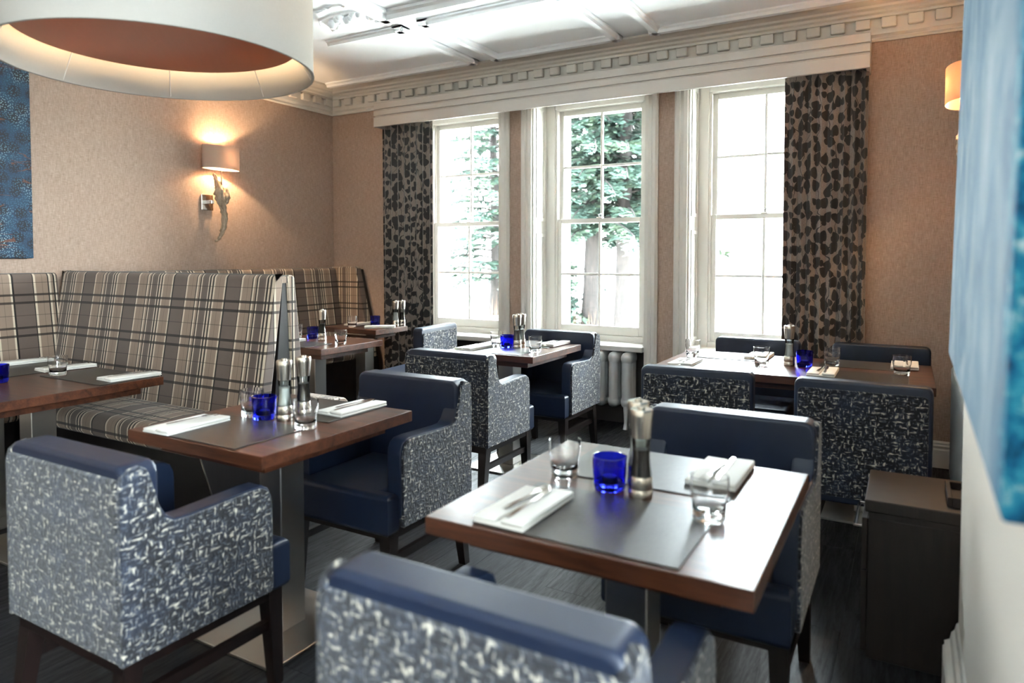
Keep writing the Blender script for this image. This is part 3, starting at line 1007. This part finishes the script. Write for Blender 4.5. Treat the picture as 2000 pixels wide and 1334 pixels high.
b = NB(); prism(b, [(-5.0, .40), (-5.0, 1.255), (-4.665, 1.262), (-4.640, 1.245), (-4.46, .50), (-4.44, .40)], 'y', 5.065, 5.150, .015, 3)
part('back_cushion', b, PLAID, w, uvf=plaid_uv_x)
b = NB(); prism(b, [(-5.04, 0), (-5.04, 1.22), (-4.655, 1.235), (-4.425, .35), (-4.425, 0)], 'y', 5.152, 5.192); part('core_panel', b, PANELM, w, smooth=False)

# ------------------------------------------------------------------ tables
def table(label, x0, x1, y0, y1, cols, cy=0.0):
    cx, cy_ = (x0 + x1) / 2, (y0 + y1) / 2
    t = thing('dining_table', label, 'table', (cx, cy_, 0), 0, 'dark wood dining tables')
    hw, hd = (x1 - x0) / 2, (y1 - y0) / 2
    part('tabletop', box(NB(), -hw, hw, -hd, hd, .708, .750, .0035, 2), TABLEM, t)
    b = NB()
    i = .075
    for a in ((-hw + i, hw - i, -hd + i, -hd + i + .02), (-hw + i, hw - i, hd - i - .02, hd - i), (-hw + i, -hw + i + .02, -hd + i + .02, hd - i - .02), (hw - i - .02, hw - i, -hd + i + .02, hd - i - .02)):
        box(b, *a, .668, .708)
    part('apron', b, TABLEM, t, smooth=False)
    for c in cols:
        part('column', box(NB(), c - .055, c + .055, cy - .055, cy + .055, .012, .69, .003, 1), STEEL, t, 'brushed steel column', smooth=False)
        part('base_plate', box(NB(), c - .20, c + .20, cy - .23, cy + .23, 0, .012, .002, 1), STEEL, t, 'brushed steel base plate', smooth=False)
        part('top_plate', box(NB(), c - .14, c + .14, cy - .14, cy + .14, .69, .708), STEELD, t, smooth=False)
    return t
TAB = {
    1: (-0.966, -0.230, 1.280, 2.060), 2: (-2.360, -1.680, 1.420, 2.150), 0: (-4.42, -3.255, 1.30, 2.150),
    4: (-2.60, -1.955, 3.670, 4.380), 5: (-1.230, 0.120, 3.715, 4.470), 3: (-4.05, -3.315, 3.29, 3.90), 6: (-4.42, -3.805, 4.39, 4.81)}
table('square dark wood table beside the low dark cabinet', *TAB[1], [0])
table('square dark wood table beside the end of the plaid divider', *TAB[2], [0.05], -.03)
table('dark wood table inside the plaid booth below the dotted painting', *TAB[0], [-.25, .25])
table('dark wood table in front of the middle window and its radiator', *TAB[4], [0.03], -.125)
table('long dark wood table in front of the curtain near the peach wall lamp', *TAB[5], [-.38, .38])
table('dark wood table just beyond the plaid divider', *TAB[3], [0])
table('small dark wood table in the corner by the slanted plaid bench end', *TAB[6], [0])
ZTAB = .750

# ------------------------------------------------------------------ chairs
def tub_chair(label, loc, rotz):
    """origin under the middle of the rear edge; faces +y"""
    c = thing('tub_chair', label, 'chair', loc, rotz, 'tweed and navy leather tub chairs')
    H = .825
    # leather back with cap
    b = NB(); prism(b, rrect(-.2745, .2745, .36, H, .035, 'tl tr'), 'y', .014, .114, .014, 3)
    part('backrest', b, LEATHER, c)
    # tweed rear panel
    b = NB(); prism(b, rrect(-.272, .272, .325, .793, .02, 'tl tr'), 'y', 0.0, .030, .010, 2)
    part('back_panel', b, TWEED, c)
    sp = [(.004, .322), (.004, .770), (.012, .800), (.032, .816), (.060, .820), (.078, .808), (.088, .785), (.112, .700), (.128, .665), (.155, .648), (.20, .646), (.40, .654), (.440, .652),
          (.462, .640), (.474, .618), (.478, .59), (.478, .330), (.470, .322)]
    lp = [(.03, .36), (.03, .735), (.060, .752), (.090, .752), (.110, .715), (.119, .700), (.135, .671), (.158, .655), (.20, .653), (.40, .661), (.445, .659), (.470, .645), (.482, .62), (.484, .59), (.484, .36)]
    for s in (-1, 1):
        b = NB(); prism(b, sp, 'x', *sorted((s * .258, s * .282)), .006, 2); part('side_panel', b, TWEED, c)
        b = NB(); prism(b, lp, 'x', *sorted((s * .205, s * .2745)), .010, 2); part('armrest', b, LEATHER, c)
    # seat with a nose wrapping the arm fronts
    b = NB(); prism(b, [(-.20, .09), (.20, .09), (.20, .488), (.268, .488), (.268, .555), (-.268, .555), (-.268, .488), (-.20, .488)], 'z', .305, .462, .022, 3)
    part('seat', b, LEATHER, c)
    b = NB(); box(b, -.255, .255, .02, .53, .285, .325); part('seat_rail', b, LEGM, c, smooth=False)
    for sx in (-1, 1):
        for fy, y_top, y_bot in ((0, .050, .005), (1, .505, .515)):
            b = NB(); T = bmesh.new()
            w0, w1 = .026, .017
            xt, xb_ = sx * .232, sx * .240
            lo = [T.verts.new((xb_ + i * w1, y_bot + j * w1, 0)) for i, j in ((-1, -1), (1, -1), (1, 1), (-1, 1))]
            hi = [T.verts.new((xt + i * w0, y_top + j * w0, .31)) for i, j in ((-1, -1), (1, -1), (1, 1), (-1, 1))]
            T.faces.new(lo[::-1]); T.faces.new(hi)
            for i in range(4):
                T.faces.new((lo[i], lo[(i + 1) % 4], hi[(i + 1) % 4], hi[i]))
            bmesh.ops.recalc_face_normals(T, faces=list(T.faces))
            join(b, T); part('leg', b, LEGM, c, smooth=False)
        b = NB(); box(b, sx * .236 - .011, sx * .236 + .011, .045, .495, .185, .215); part('stretcher', b, LEGM, c, smooth=False)
    return c
tc = tub_chair('tub chair at the divider-end table, seen from behind, with one tweed side toward the room', (-1.965, 0.985, 0), 0)
dup(tc, (-0.585, 0.835, 0), 0, 'blurred tub chair closest to the viewer, its back cut off at the picture bottom')
dup(tc, (-0.520, 2.475, 0), PI, 'tub chair facing the viewer across the table beside the cabinet')
dup(tc, (-1.925, 2.525, 0), PI, 'tub chair facing the viewer across the table beside the plaid divider')
dup(tc, (-2.225, 3.135, 0), 0, 'tub chair with its tweed back toward us at the middle window table')
dup(tc, (-2.165, 4.555, 0), PI, 'tub chair standing right in front of the middle window radiator')

def side_chair(label, loc, rotz):
    c = thing('side_chair', label, 'chair', loc, rotz, 'armless tweed backed dining chairs')
    b = NB(); prism(b, rrect(-.262, .262, .30, .825, .03, 'tl tr'), 'y', .006, .085, .014, 3); part('backrest', b, LEATHER, c)
    b = NB(); prism(b, rrect(-.246, .246, .33, .788, .02, 'tl tr'), 'y', -.002, .020, .006, 2); part('back_panel', b, TWEED, c)
    b = NB(); box(b, -.25, .25, .07, .50, .345, .465, .022, 3); part('seat', b, LEATHER, c)
    b = NB(); box(b, -.235, .235, .03, .48, .31, .35); part('seat_rail', b, LEGM, c, smooth=False)
    for sx in (-1, 1):
        for y_top, y_bot in ((.045, .005), (.46, .47)):
            b = NB(); T = bmesh.new(); w0, w1 = .024, .017
            lo = [T.verts.new((sx * .225 + i * w1, y_bot + j * w1, 0)) for i, j in ((-1, -1), (1, -1), (1, 1), (-1, 1))]
            hi = [T.verts.new((sx * .220 + i * w0, y_top + j * w0, .33)) for i, j in ((-1, -1), (1, -1), (1, 1), (-1, 1))]
            T.faces.new(lo[::-1]); T.faces.new(hi)
            for i in range(4):
                T.faces.new((lo[i], lo[(i + 1) % 4], hi[(i + 1) % 4], hi[i]))
            bmesh.ops.recalc_face_normals(T, faces=list(T.faces)); join(b, T); part('leg', b, LEGM, c, smooth=False)
        b = NB(); box(b, sx * .222 - .011, sx * .222 + .011, .04, .45, .18, .21); part('stretcher', b, LEGM, c, smooth=False)
    return c
s0 = side_chair('armless chair with tweed back toward us, at the radiator end of the long table', (-0.865, 3.245, 0), math.radians(4))
dup(s0, (-0.165, 3.225, 0), 0, 'armless chair with tweed back toward us, just behind the low cabinet')
dup(s0, (-0.845, 4.735, 0), PI, 'armless navy leather chair across the long table, in front of the window')
dup(s0, (-0.140, 4.770, 0), PI, 'armless navy leather chair across the long table, beside the curtain and wall')
dup(s0, (-3.130, 4.365, 0), math.radians(94), 'armless tweed backed chair at the small corner table')

# ------------------------------------------------------------------ table setting
def tumbler_proto():
    t = bpy.data.objects.new('tumbler', None)
    b = NB()
    out = [(0, 0), (.033, 0), (.0365, .003), (.0375, .010), (.0380, .036), (.0395, .048), (.0428, .060), (.0440, .072), (.0438, .086), (.0430, .101)]
    inn = [(.0415, .1015), (.0424, .086), (.0426, .072), (.0414, .061), (.0382, .050), (.0364, .038), (.0340, .027), (.028, .0225), (0, .021)]
    lathe(b, out + inn, 32)
    return mesh('tumbler', b, GLASS, True, 50)
TUMB = tumbler_proto()
b = NB()
lathe(b, [(0, 0), (.036, 0), (.0395, .004), (.041, .012), (.0435, .045), (.0450, .075), (.0448, .086), (.0420, .0865), (.0418, .075), (.0400, .045), (.0375, .022), (0, .018)], 32)
VOT = mesh('votive_glass', b, COBALT, True, 50)
b = NB(); lathe(b, [(0, .0185), (.019, .0185), (.019, .032), (.017, .034), (0, .034)], 20); CANDLE = mesh('candle', b, WAX)

def mill_meshes(fill):
    b = NB(); lathe(b, [(0, 0), (.0285, 0), (.0295, .004), (.0295, .022), (.0285, .0235), (.0285, .026), (.0292, .0275), (.0280, .052), (.0265, .056), (0, .056)], 28); base = mesh('base', b, STEELD)
    b = NB(); lathe(b, [(0, .056), (.0265, .056), (.0235, .080), (.0212, .105), (.0220, .130), (.0245, .152), (0, .152), (0, .150), (.0225, .150), (.0202, .130), (.0194, .105), (.0217, .080), (.0246, .058), (0, .058)], 28); body = mesh('glass_body', b, THIN)
    b = NB(); lathe(b, [(0, .0585), (.0235, .0585), (.0205, .080), (.0185, .105), (.0190, .122), (0, .124)], 24); f = mesh('filling', b, fill)
    b = NB(); lathe(b, [(0, .152), (.0242, .152), (.0262, .175), (.0285, .205), (.0292, .219), (.0275, .223), (.010, .224), (.010, .229), (0, .229)], 28); head = mesh('head', b, STEELD)
    return (('base', base), ('glass_body', body), ('filling', f), ('head', head))
PEPM, SALM = mill_meshes(PEPPER), mill_meshes(SALT)

def put_mill(kind, label, x, y, z=ZTAB):
    t = thing('pepper_mill' if kind == 'p' else 'salt_mill', label, 'mill', (x, y, z), random.uniform(0, 6), 'steel and glass mills')
    for nm, me in (PEPM if kind == 'p' else SALM):
        link(nm, me, t)
def put_glass(label, x, y, z=ZTAB):
    o = link('tumbler', TUMB, None, (x, y, z)); tag(o, label, 'glass', 'clear glass tumblers')
def put_votive(label, x, y, z=ZTAB):
    o = thing('votive_holder', label, 'candle holder', (x, y, z), 0, 'cobalt blue glass votives')
    link('glass_cup', VOT, o); link('candle', CANDLE, o)

def napkin_mesh():
    b = NB()
    box(b, -.066, .066, -.128, .128, 0, .007, .0032, 2)
    box(b, -.066, -.006, -.126, .120, .0065, .0145, .0036, 2)
    box(b, .006, .066, -.128, .128, .0065, .0185, .0055, 3)
    for v in b.verts:
        v.co.z += .0015 * math.sin(v.co.y * 40 + v.co.x * 20) * (v.co.z > .003)
    return mesh('folded_napkin', b, LINEN)
NAP = napkin_mesh()
def cut_mesh(kind):
    b = NB()
    if kind == 'fork':
        o = [(-.0045, -.10), (.0045, -.10), (.0060, -.08), (.0035, -.02), (.0028, .03), (.0110, .045), (.0115, .055), (-.0115, .055), (-.0110, .045), (-.0028, .03), (-.0035, -.02), (-.0060, -.08)]
        prism(b, o, 'z', 0, .0022)
        for k in range(4):
            xx = -.0098 + k * .00653
            box(b, xx - .0016, xx + .0016, .055, .096, 0, .0020)
    elif kind == 'knife':
        o = [(-.005, -.11), (.005, -.11), (.0065, -.09), (.0045, -.01), (.0045, .0), (.0095, .01), (.0100, .08), (.006, .105), (-.002, .115), (-.0045, .0), (-.0045, -.01), (-.0065, -.09)]
        prism(b, o, 'z', 0, .0025)
    else:
        o = [(-.0045, -.09), (.0045, -.09), (.0055, -.07), (.0030, .02), (-.0030, .02), (-.0055, -.07)]
        prism(b, o, 'z', 0, .0022)
        lathe(b, [(0, .002), (.012, .0), (.017, .003), (.018, .006), (.012, .004), (0, .004)], 20, (0, .032, -.001))
    return mesh(kind, b, CHROME, False)
FORK, KNIFE, SPOON = cut_mesh('fork'), cut_mesh('knife'), cut_mesh('spoon')

def put_napkin(where, x, y, ang, cut='fk', flip=1):
    z = ZTAB + .0035
    o = link('folded_napkin', NAP, None, (x, y, z), ang); tag(o, 'folded white napkin ' + where, 'napkin', 'folded white napkins')
    R = Matrix.Rotation(ang, 3, 'Z')
    if 'f' in cut:
        q = R @ Vector((-.012, .03 * flip, .0190))
        f = link('fork', FORK, None, (x + q.x, y + q.y, z + q.z), ang + (0 if flip > 0 else PI) - .08); tag(f, 'silver fork on the napkin ' + where, 'fork', 'silver forks')
    if 'k' in cut:
        q = R @ Vector((.014, -.005 * flip, .0195))
        f = link('knife', KNIFE, None, (x + q.x, y + q.y, z + q.z), ang + (0 if flip > 0 else PI) + .04); tag(f, 'silver knife on the napkin ' + where, 'knife', 'silver knives')
    if 's' in cut:
        q = R @ Vector((-.012, .02 * flip, .0190))
        f = link('spoon', SPOON, None, (x + q.x, y + q.y, z + q.z), ang + (0 if flip > 0 else PI)); tag(f, 'silver spoon on the napkin ' + where, 'spoon', 'silver spoons')

def put_mat(where, x0, x1, y0, y1):
    b = NB(); box(b, -(x1 - x0) / 2, (x1 - x0) / 2, -(y1 - y0) / 2, (y1 - y0) / 2, 0, .003, .0012, 1)
    o = link('placemat', mesh('placemat', b, MATM, False), None, ((x0 + x1) / 2, (y0 + y1) / 2, ZTAB + .0003)); tag(o, 'dark grey woven placemat ' + where, 'placemat', 'dark woven placemats')

ZM = ZTAB + .0034
# table beside the cabinet
put_mat('on the near half of the table beside the cabinet', -.845, -.372, 1.295, 1.622)
put_mat('on the far half of the table beside the cabinet', -.845, -.372, 1.720, 2.045)
put_napkin('at the near edge of the table beside the cabinet', -.778, 1.425, -.02)
put_napkin('at the far edge of the table beside the cabinet', -.437, 1.920, .0, 'fk', -1)
put_glass('clear tumbler next to the blue votive on the table beside the cabinet', -.812, 1.712, ZTAB)
put_glass('clear tumbler standing alone by the knife on the table beside the cabinet', -.385, 1.578, ZM)
put_votive('cobalt blue votive on the table beside the cabinet', -.665, 1.672, ZTAB)
put_mill('p', 'pepper mill in front of its twin on the table beside the cabinet', -.572, 1.650, ZTAB)
put_mill('s', 'salt mill hidden behind the pepper mill on the table beside the cabinet', -.605, 1.722, ZM)
# table at the divider end
put_mat('on the near half of the table at the divider end', -2.262, -1.815, 1.430, 1.740)
put_mat('on the far half of the table at the divider end', -2.262, -1.815, 1.835, 2.140)
put_napkin('at the near edge of the table at the divider end', -2.205, 1.545, .03, 'f')
put_napkin('at the far edge of the table at the divider end', -1.885, 2.035, -.02, 'fk')
put_glass('clear tumbler nearest the brown table edge at the divider end table', -1.832, 1.742, ZTAB)
put_glass('clear tumbler behind the blue votive at the divider end table', -2.150, 1.775, ZTAB)
put_votive('cobalt blue votive on the table at the divider end', -2.070, 1.765, ZTAB)
put_mill('s', 'salt mill with white filling on the table at the divider end', -1.985, 1.785, ZTAB)
put_mill('p', 'pepper mill beside the salt on the table at the divider end', -1.975, 1.868, ZM)
# booth table
put_mat('at the wall end of the booth table', -4.33, -3.90, 1.72, 2.13)
put_mat('at the divider end of the booth table', -3.80, -3.27, 1.84, 2.14)
put_napkin('behind the tumbler on the booth table', -3.92, 2.03, -.10)
put_napkin('at the open corner of the booth table', -3.355, 2.035, -.04)
put_napkin('half cut off at the picture edge on the booth table', -4.345, 2.02, -.10)
put_glass('clear tumbler on the booth table below the dotted painting', -3.737, 1.895, ZTAB)
put_votive('cobalt blue votive cut off at the picture edge on the booth table', -3.785, 1.650, ZTAB)
# middle window table
put_mat('on the near half of the middle window table', -2.53, -2.06, 3.68, 3.99)
put_mat('on the far half of the middle window table', -2.53, -2.06, 4.07, 4.37)
put_napkin('at the near edge of the middle window table', -2.470, 3.815, -.08, 's')
put_napkin('at the far edge of the middle window table', -2.105, 4.255, -.02)
put_glass('clear tumbler beside the blue votive on the middle window table', -2.405, 4.000, ZTAB)
put_glass('clear tumbler by itself on the middle window table', -2.050, 3.880, ZTAB)
put_votive('cobalt blue votive on the middle window table', -2.310, 3.970, ZTAB)
put_mill('p', 'dark pepper mill in front on the middle window table', -2.235, 3.975, ZTAB)
put_mill('s', 'white salt mill behind the pepper on the middle window table', -2.238, 4.040, ZTAB)
# long table
for w_, a in (('at the radiator end of the long table', (-1.13, -.70)), ('at the wall end of the long table', (-.42, .01))):
    put_mat('nearest us ' + w_, a[0], a[1], 3.725, 4.03)
    put_mat('by the window ' + w_, a[0], a[1], 4.155, 4.46)
put_napkin('nearest us at the radiator end of the long table', -1.085, 3.870, .0, 'fk')
put_napkin('nearest us at the wall end of the long table', -.375, 3.890, .0, 'fk')
put_napkin('by the window at the radiator end of the long table', -.770, 4.335, .0, 'k')
put_napkin('by the window at the wall end of the long table', -.010, 4.345, .0, 'k')
put_glass('clear tumbler at the radiator corner of the long table', -1.125, 4.165, ZM)
put_glass('clear tumbler just before the salt mill on the long table', -.700, 4.010, ZM)
put_glass('clear tumbler just past the blue votive on the long table', -.360, 4.200, ZM)
put_glass('clear tumbler at the wall corner of the long table', -.022, 4.040, ZTAB)
put_votive('cobalt blue votive on the long table', -.490, 4.105, ZTAB)
put_mill('s', 'salt mill on the long table in front of the curtain', -.566, 4.080, ZTAB)
# table beyond the divider
put_mat('on the table just beyond the divider', -3.90, -3.47, 3.30, 3.55)
put_napkin('on the table just beyond the divider', -3.810, 3.440, -.05, 'f')
put_votive('cobalt blue votive on the table just beyond the divider', -3.830, 3.720, ZTAB)
put_mill('p', 'pepper mill on the table just beyond the divider', -3.660, 3.645, ZTAB)
put_glass('clear tumbler on the open side of the table beyond the divider', -3.400, 3.560, ZTAB)
put_glass('clear tumbler half hidden by the divider on the table beyond it', -3.965, 3.690, ZTAB)
# corner table
put_napkin('on the wall side of the small corner table', -4.235, 4.665, .05, '')
put_napkin('on the open side of the small corner table', -3.905, 4.560, -.9, 'f')
put_glass('clear tumbler on the small corner table', -4.135, 4.470, ZTAB)
put_votive('cobalt blue votive on the small corner table', -4.070, 4.690, ZTAB)
put_mill('s', 'salt mill against the curtain on the small corner table', -3.862, 4.715, ZTAB)
put_mill('p', 'pepper mill against the curtain on the small corner table', -3.838, 4.775, ZTAB)

# ------------------------------------------------------------------ radiators
def rad_section(w, dpt, z0, z1):
    b = NB()
    box(b, -w / 2, w / 2, -dpt / 2, dpt / 2, z1 - .10, z1, min(w, .09) * .46, 4)
    box(b, -w / 2, w / 2, -dpt / 2, dpt / 2, z0, z0 + .09, min(w, .09) * .46, 4)
    n = 3
    for k in range(n):
        yy = -dpt / 2 + w * .47 + (dpt - w * .94) * k / (n - 1)
        tube(b, [(0, yy, z0 + .03), (0, yy, z1 - .04)], w * .44, 12)
    return mesh('section', b, RADM, True, 60)
r = thing('cast_iron_radiator', 'grey cast iron column radiator under the middle window', 'radiator', (-2.24, 5.200, 0))
sec = rad_section(.088, .19, .165, .605)
for k in range(7):
    link('section', sec, r, (-.315 + k * .108, 0, 0))
for xx in (-.315, -.315 + 6 * .108):
    for yy in (-.07, .07):
        b = NB(); tube(b, [(xx, yy, .20), (xx, yy, .05), (xx, yy - .012, 0)], [.020, .013, .018], 10); part('foot', b, RADM, r)
b = NB(); tube(b, [(.36, .0, .24), (.43, .0, .24)], .014, 10); lathe(b, [(0, 0), (.024, 0), (.024, .03), (0, .03)], 12, (.40, 0, .225)); part('valve', b, CHROME, r)
b = NB(); tube(b, [(-.33, 0, .55), (.35, 0, .55)], .018, 8); tube(b, [(-.33, 0, .21), (.35, 0, .21)], .018, 8); part('manifold', b, RADM, r)

r = thing('column_radiator', 'slim grey column radiator on the wall beside the seascape canvas', 'radiator', (.262, 3.36, 0))
sec = rad_section(.045, .10, .14, .755)
for k in range(19):
    q = link('section', sec, r, (0, .04 + k * .06, 0), PI / 2)
b = NB(); tube(b, [(0, .03, .70), (0, 1.13, .70)], .014, 8); tube(b, [(0, .03, .20), (0, 1.13, .20)], .014, 8); part('manifold', b, RADM, r)
for yy in (.04, 1.12):
    b = NB(); tube(b, [(0, yy, .18), (0, yy, 0)], .014, 8); part('foot', b, RADM, r)

# ------------------------------------------------------------------ cabinet with tray
c = thing('low_cabinet', 'low dark wood cabinet against the near wall corner', 'cabinet', (0, 0, 0))
cx0, cx1, cy0, cy1 = -.110, .330, 2.585, 2.960
part('body', box(NB(), cx0 + .006, cx1, cy0, cy1, .0, .478, .002, 1), CABM, c, smooth=False)
part('worktop', box(NB(), cx0 - .004, cx1, cy0 - .006, cy1 + .004, .500, .540, .003, 1), CABM, c, smooth=False)
part('neck', box(NB(), cx0 + .008, cx1, cy0 + .003, cy1, .478, .500), CABM, c, smooth=False)
dr = part('drawer', box(NB(), cx0 - .012, cx0 + .006, cy0 + .003, cy1 - .003, .30, .475, .002, 1), CABM, c, smooth=False)
b = NB(); tube(b, [(cx0 - .012, cy0 + .06, .425), (cx0 - .035, cy0 + .06, .425), (cx0 - .035, cy1 - .06, .425), (cx0 - .012, cy1 - .06, .425)], .006, 8); part('handle', b, CHROME, dr, 'chrome bar handle')
part('door', box(NB(), cx0 - .012, cx0 + .006, cy0 + .003, cy1 - .003, .02, .296, .002, 1), CABM, c, smooth=False)
t = thing('serving_tray', 'dark wooden tray on the low cabinet, cut off by the near wall', 'tray', (.235, 2.72, .540))
part('bottom', box(NB(), -.10, .10, -.07, .11, 0, .008), LEGM, t, smooth=False)
for a in ((-.112, -.098, -.082, .122), (.09, .104, -.082, .122), (-.098, .09, -.082, -.068), (-.098, .09, .108, .122)):
    part('rim', box(NB(), *a, 0, .030, .002, 1), LEGM, t, smooth=False)

# ------------------------------------------------------------------ outdoors: ground, hill, conifers
gm = M('winter_grass'); gs = gm.obj()
gm.col(gm.ramp(gm.noise(gs, .35, 6, .65), [(0.35, (.56, .56, .49)), (0.5, (.70, .67, .61)), (0.65, (.80, .75, .69))])); gm.set(Roughness=.95)
b = NB(); n = 40
gv = {}
for i in range(n + 1):
    for j in range(n + 1):
        X = -130 + 230 * i / n; Y = 5.73 + 170 * (j / n) ** 2
        t = max(0, Y - 22)
        Z = -.62 + .020 * min(max(0, Y - 8), 14) + 24 * (1 - math.exp(-(t / 130) ** 1.5)) + .5 * math.sin(X * .07 + Y * .05) * min(1, t / 30)
        gv[i, j] = b.verts.new((X, Y, Z))
for i in range(n):
    for j in range(n):
        b.faces.new((gv[i, j], gv[i + 1, j], gv[i + 1, j + 1], gv[i, j + 1]))
o = link('ground', mesh('ground', b, gm.m)); o['kind'] = 'structure'

bk_ = M('fir_bark'); bs = bk_.scale(bk_.obj(), (14, 14, 3)); bn = bk_.noise(bs, 1, 5, .7, 1.0)
bk_.col(bk_.ramp(bn, [(.35, (.007, .005, .0045)), (.65, (.022, .0165, .0145))])); bk_.set(Roughness=.95); bk_.bump(bn, .8, .03)
nd = M('fir_needles'); nn = nd.noise(nd.obj(), 1.7, 4, .6)
nd.col(nd.ramp(nn, [(.33, (.010, .026, .020)), (.5, (.022, .045, .032)), (.68, (.055, .078, .045))])); nd.set(Roughness=.7)

def conifer(label, x, y, z0, h, r0, first, seed, nb=70, blen=3.0, lean=0.0, spray=34):
    rg = random.Random(seed)
    t = thing('fir_tree', label, 'tree', (x, y, z0), 0, 'conifers outside the windows')
    b = NB(); pts = []; rr_ = []
    for k in range(13):
        a = k / 12
        pts.append((lean * a * h + .05 * math.sin(a * 9 + seed), .05 * math.cos(a * 7), a * h)); rr_.append(r0 * (1 - .93 * a) * (1.25 if k == 0 else 1))
    tube(b, pts, rr_, 14); part('trunk', b, bk_.m, t)
    bb = NB(); cr = NB()
    for k in range(nb):
        f = (k + rg.random()) / nb
        zz = first + (h - first) * f
        L = blen * (1 - f) ** .75 * rg.uniform(.65, 1.15) + .25
        az = k * 2.399 + rg.uniform(-.4, .4)
        dx, dy = math.cos(az), math.sin(az)
        bx_ = lean * zz
        P = []
        for s in range(6):
            q = s / 5
            P.append(Vector((bx_ + dx * L * q, dy * L * q, zz + .25 * L * q - .42 * L * q * q)))
        tube(bb, P, [.030 * (1 - .8 * s / 5) * (1 - .6 * f) + .006 for s in range(6)], 5, False)
        m_ = int(spray * (0.35 + L / blen))
        for q_ in range(m_):
            q = .12 + .88 * rg.random()
            i0 = min(4, int(q * 5)); fr = q * 5 - i0
            c0 = P[i0].lerp(P[i0 + 1], fr)
            sd = rg.choice((-1, 1)); sp = rg.uniform(.10, .42) * (1.1 - .5 * q)
            dirv = Vector((dx * .55 - dy * sd, dy * .55 + dx * sd, rg.uniform(-.55, .12))).normalized()
            tip = c0 + dirv * sp
            for kk in range(6):
                cc = c0.lerp(tip, kk / 6 + .05); ln = sp * .6
                up = Vector((rg.uniform(-.6, .6), rg.uniform(-.6, .6), rg.uniform(-.6, .6)))
                sd_v = dirv.cross(Vector((0, 0, 1)))
                if sd_v.length < .01: sd_v = Vector((1, 0, 0))
                w_ = (sd_v.normalized() + up).normalized() * rg.uniform(.022, .055)
                e = cc + (dirv + up * .35).normalized() * ln
                v0, v1, v2, v3 = cr.verts.new(cc), cr.verts.new((cc + e) / 2 + w_), cr.verts.new(e), cr.verts.new((cc + e) / 2 - w_ + Vector((0, 0, -.012)))
                cr.faces.new((v0, v1, v2)); cr.faces.new((v0, v2, v3))
    part('branches', bb, bk_.m, t)
    o = part('crown', cr, nd.m, t, smooth=False); o['kind'] = 'stuff'
conifer('thick fir trunk and crown outside the middle window, the closer one', -6.25, 14.6, -.50, 15, .205, 2.2, 11, 190, 2.0, .003, 90)
conifer('second fir with a bare straight trunk outside the middle window', -5.40, 14.4, -.50, 13, .190, 2.2, 23, 170, 1.7, .0, 90)
conifer('pale fir tree seen through the window beside the plaid corner', -11.0, 18.2, -.45, 10, .22, .9, 31, 130, 2.9, .0, 70)
conifer('low young fir beside the closer trunk outside the middle window', -7.35, 14.2, -.50, 2.9, .05, .3, 52, 60, 1.0, .0, 40)
conifer('small distant fir low in the pane beside the curtain', -9.6, 33.5, .4, 6.0, .15, .4, 41, 50, 2.0, .0, 26)

gr = M('dry_grass'); gr.col((.085, .045, .025)); gr.set(Roughness=.9)
b = NB(); rg = random.Random(9)
for k in range(1800):
    gx = rg.uniform(-12, 3); gy = rg.uniform(9, 22); gz = -.62 + .02 * min(max(0, gy - 8), 14)
    hh = rg.uniform(.25, .8); w_ = .012; lx, ly = rg.uniform(-.15, .15), rg.uniform(-.15, .15)
    v = [b.verts.new((gx - w_, gy, gz)), b.verts.new((gx + w_, gy, gz)), b.verts.new((gx + lx, gy + ly, gz + hh)), b.verts.new((gx, gy + w_, gz))]
    b.faces.new((v[0], v[1], v[2])); b.faces.new((v[1], v[3], v[2])); b.faces.new((v[3], v[0], v[2]))
o = link('dry_grass', mesh('dry_grass', b, gr.m, False)); o['kind'] = 'stuff'
tag(o, 'rust brown dry grass growing in the field outside the windows', 'grass')
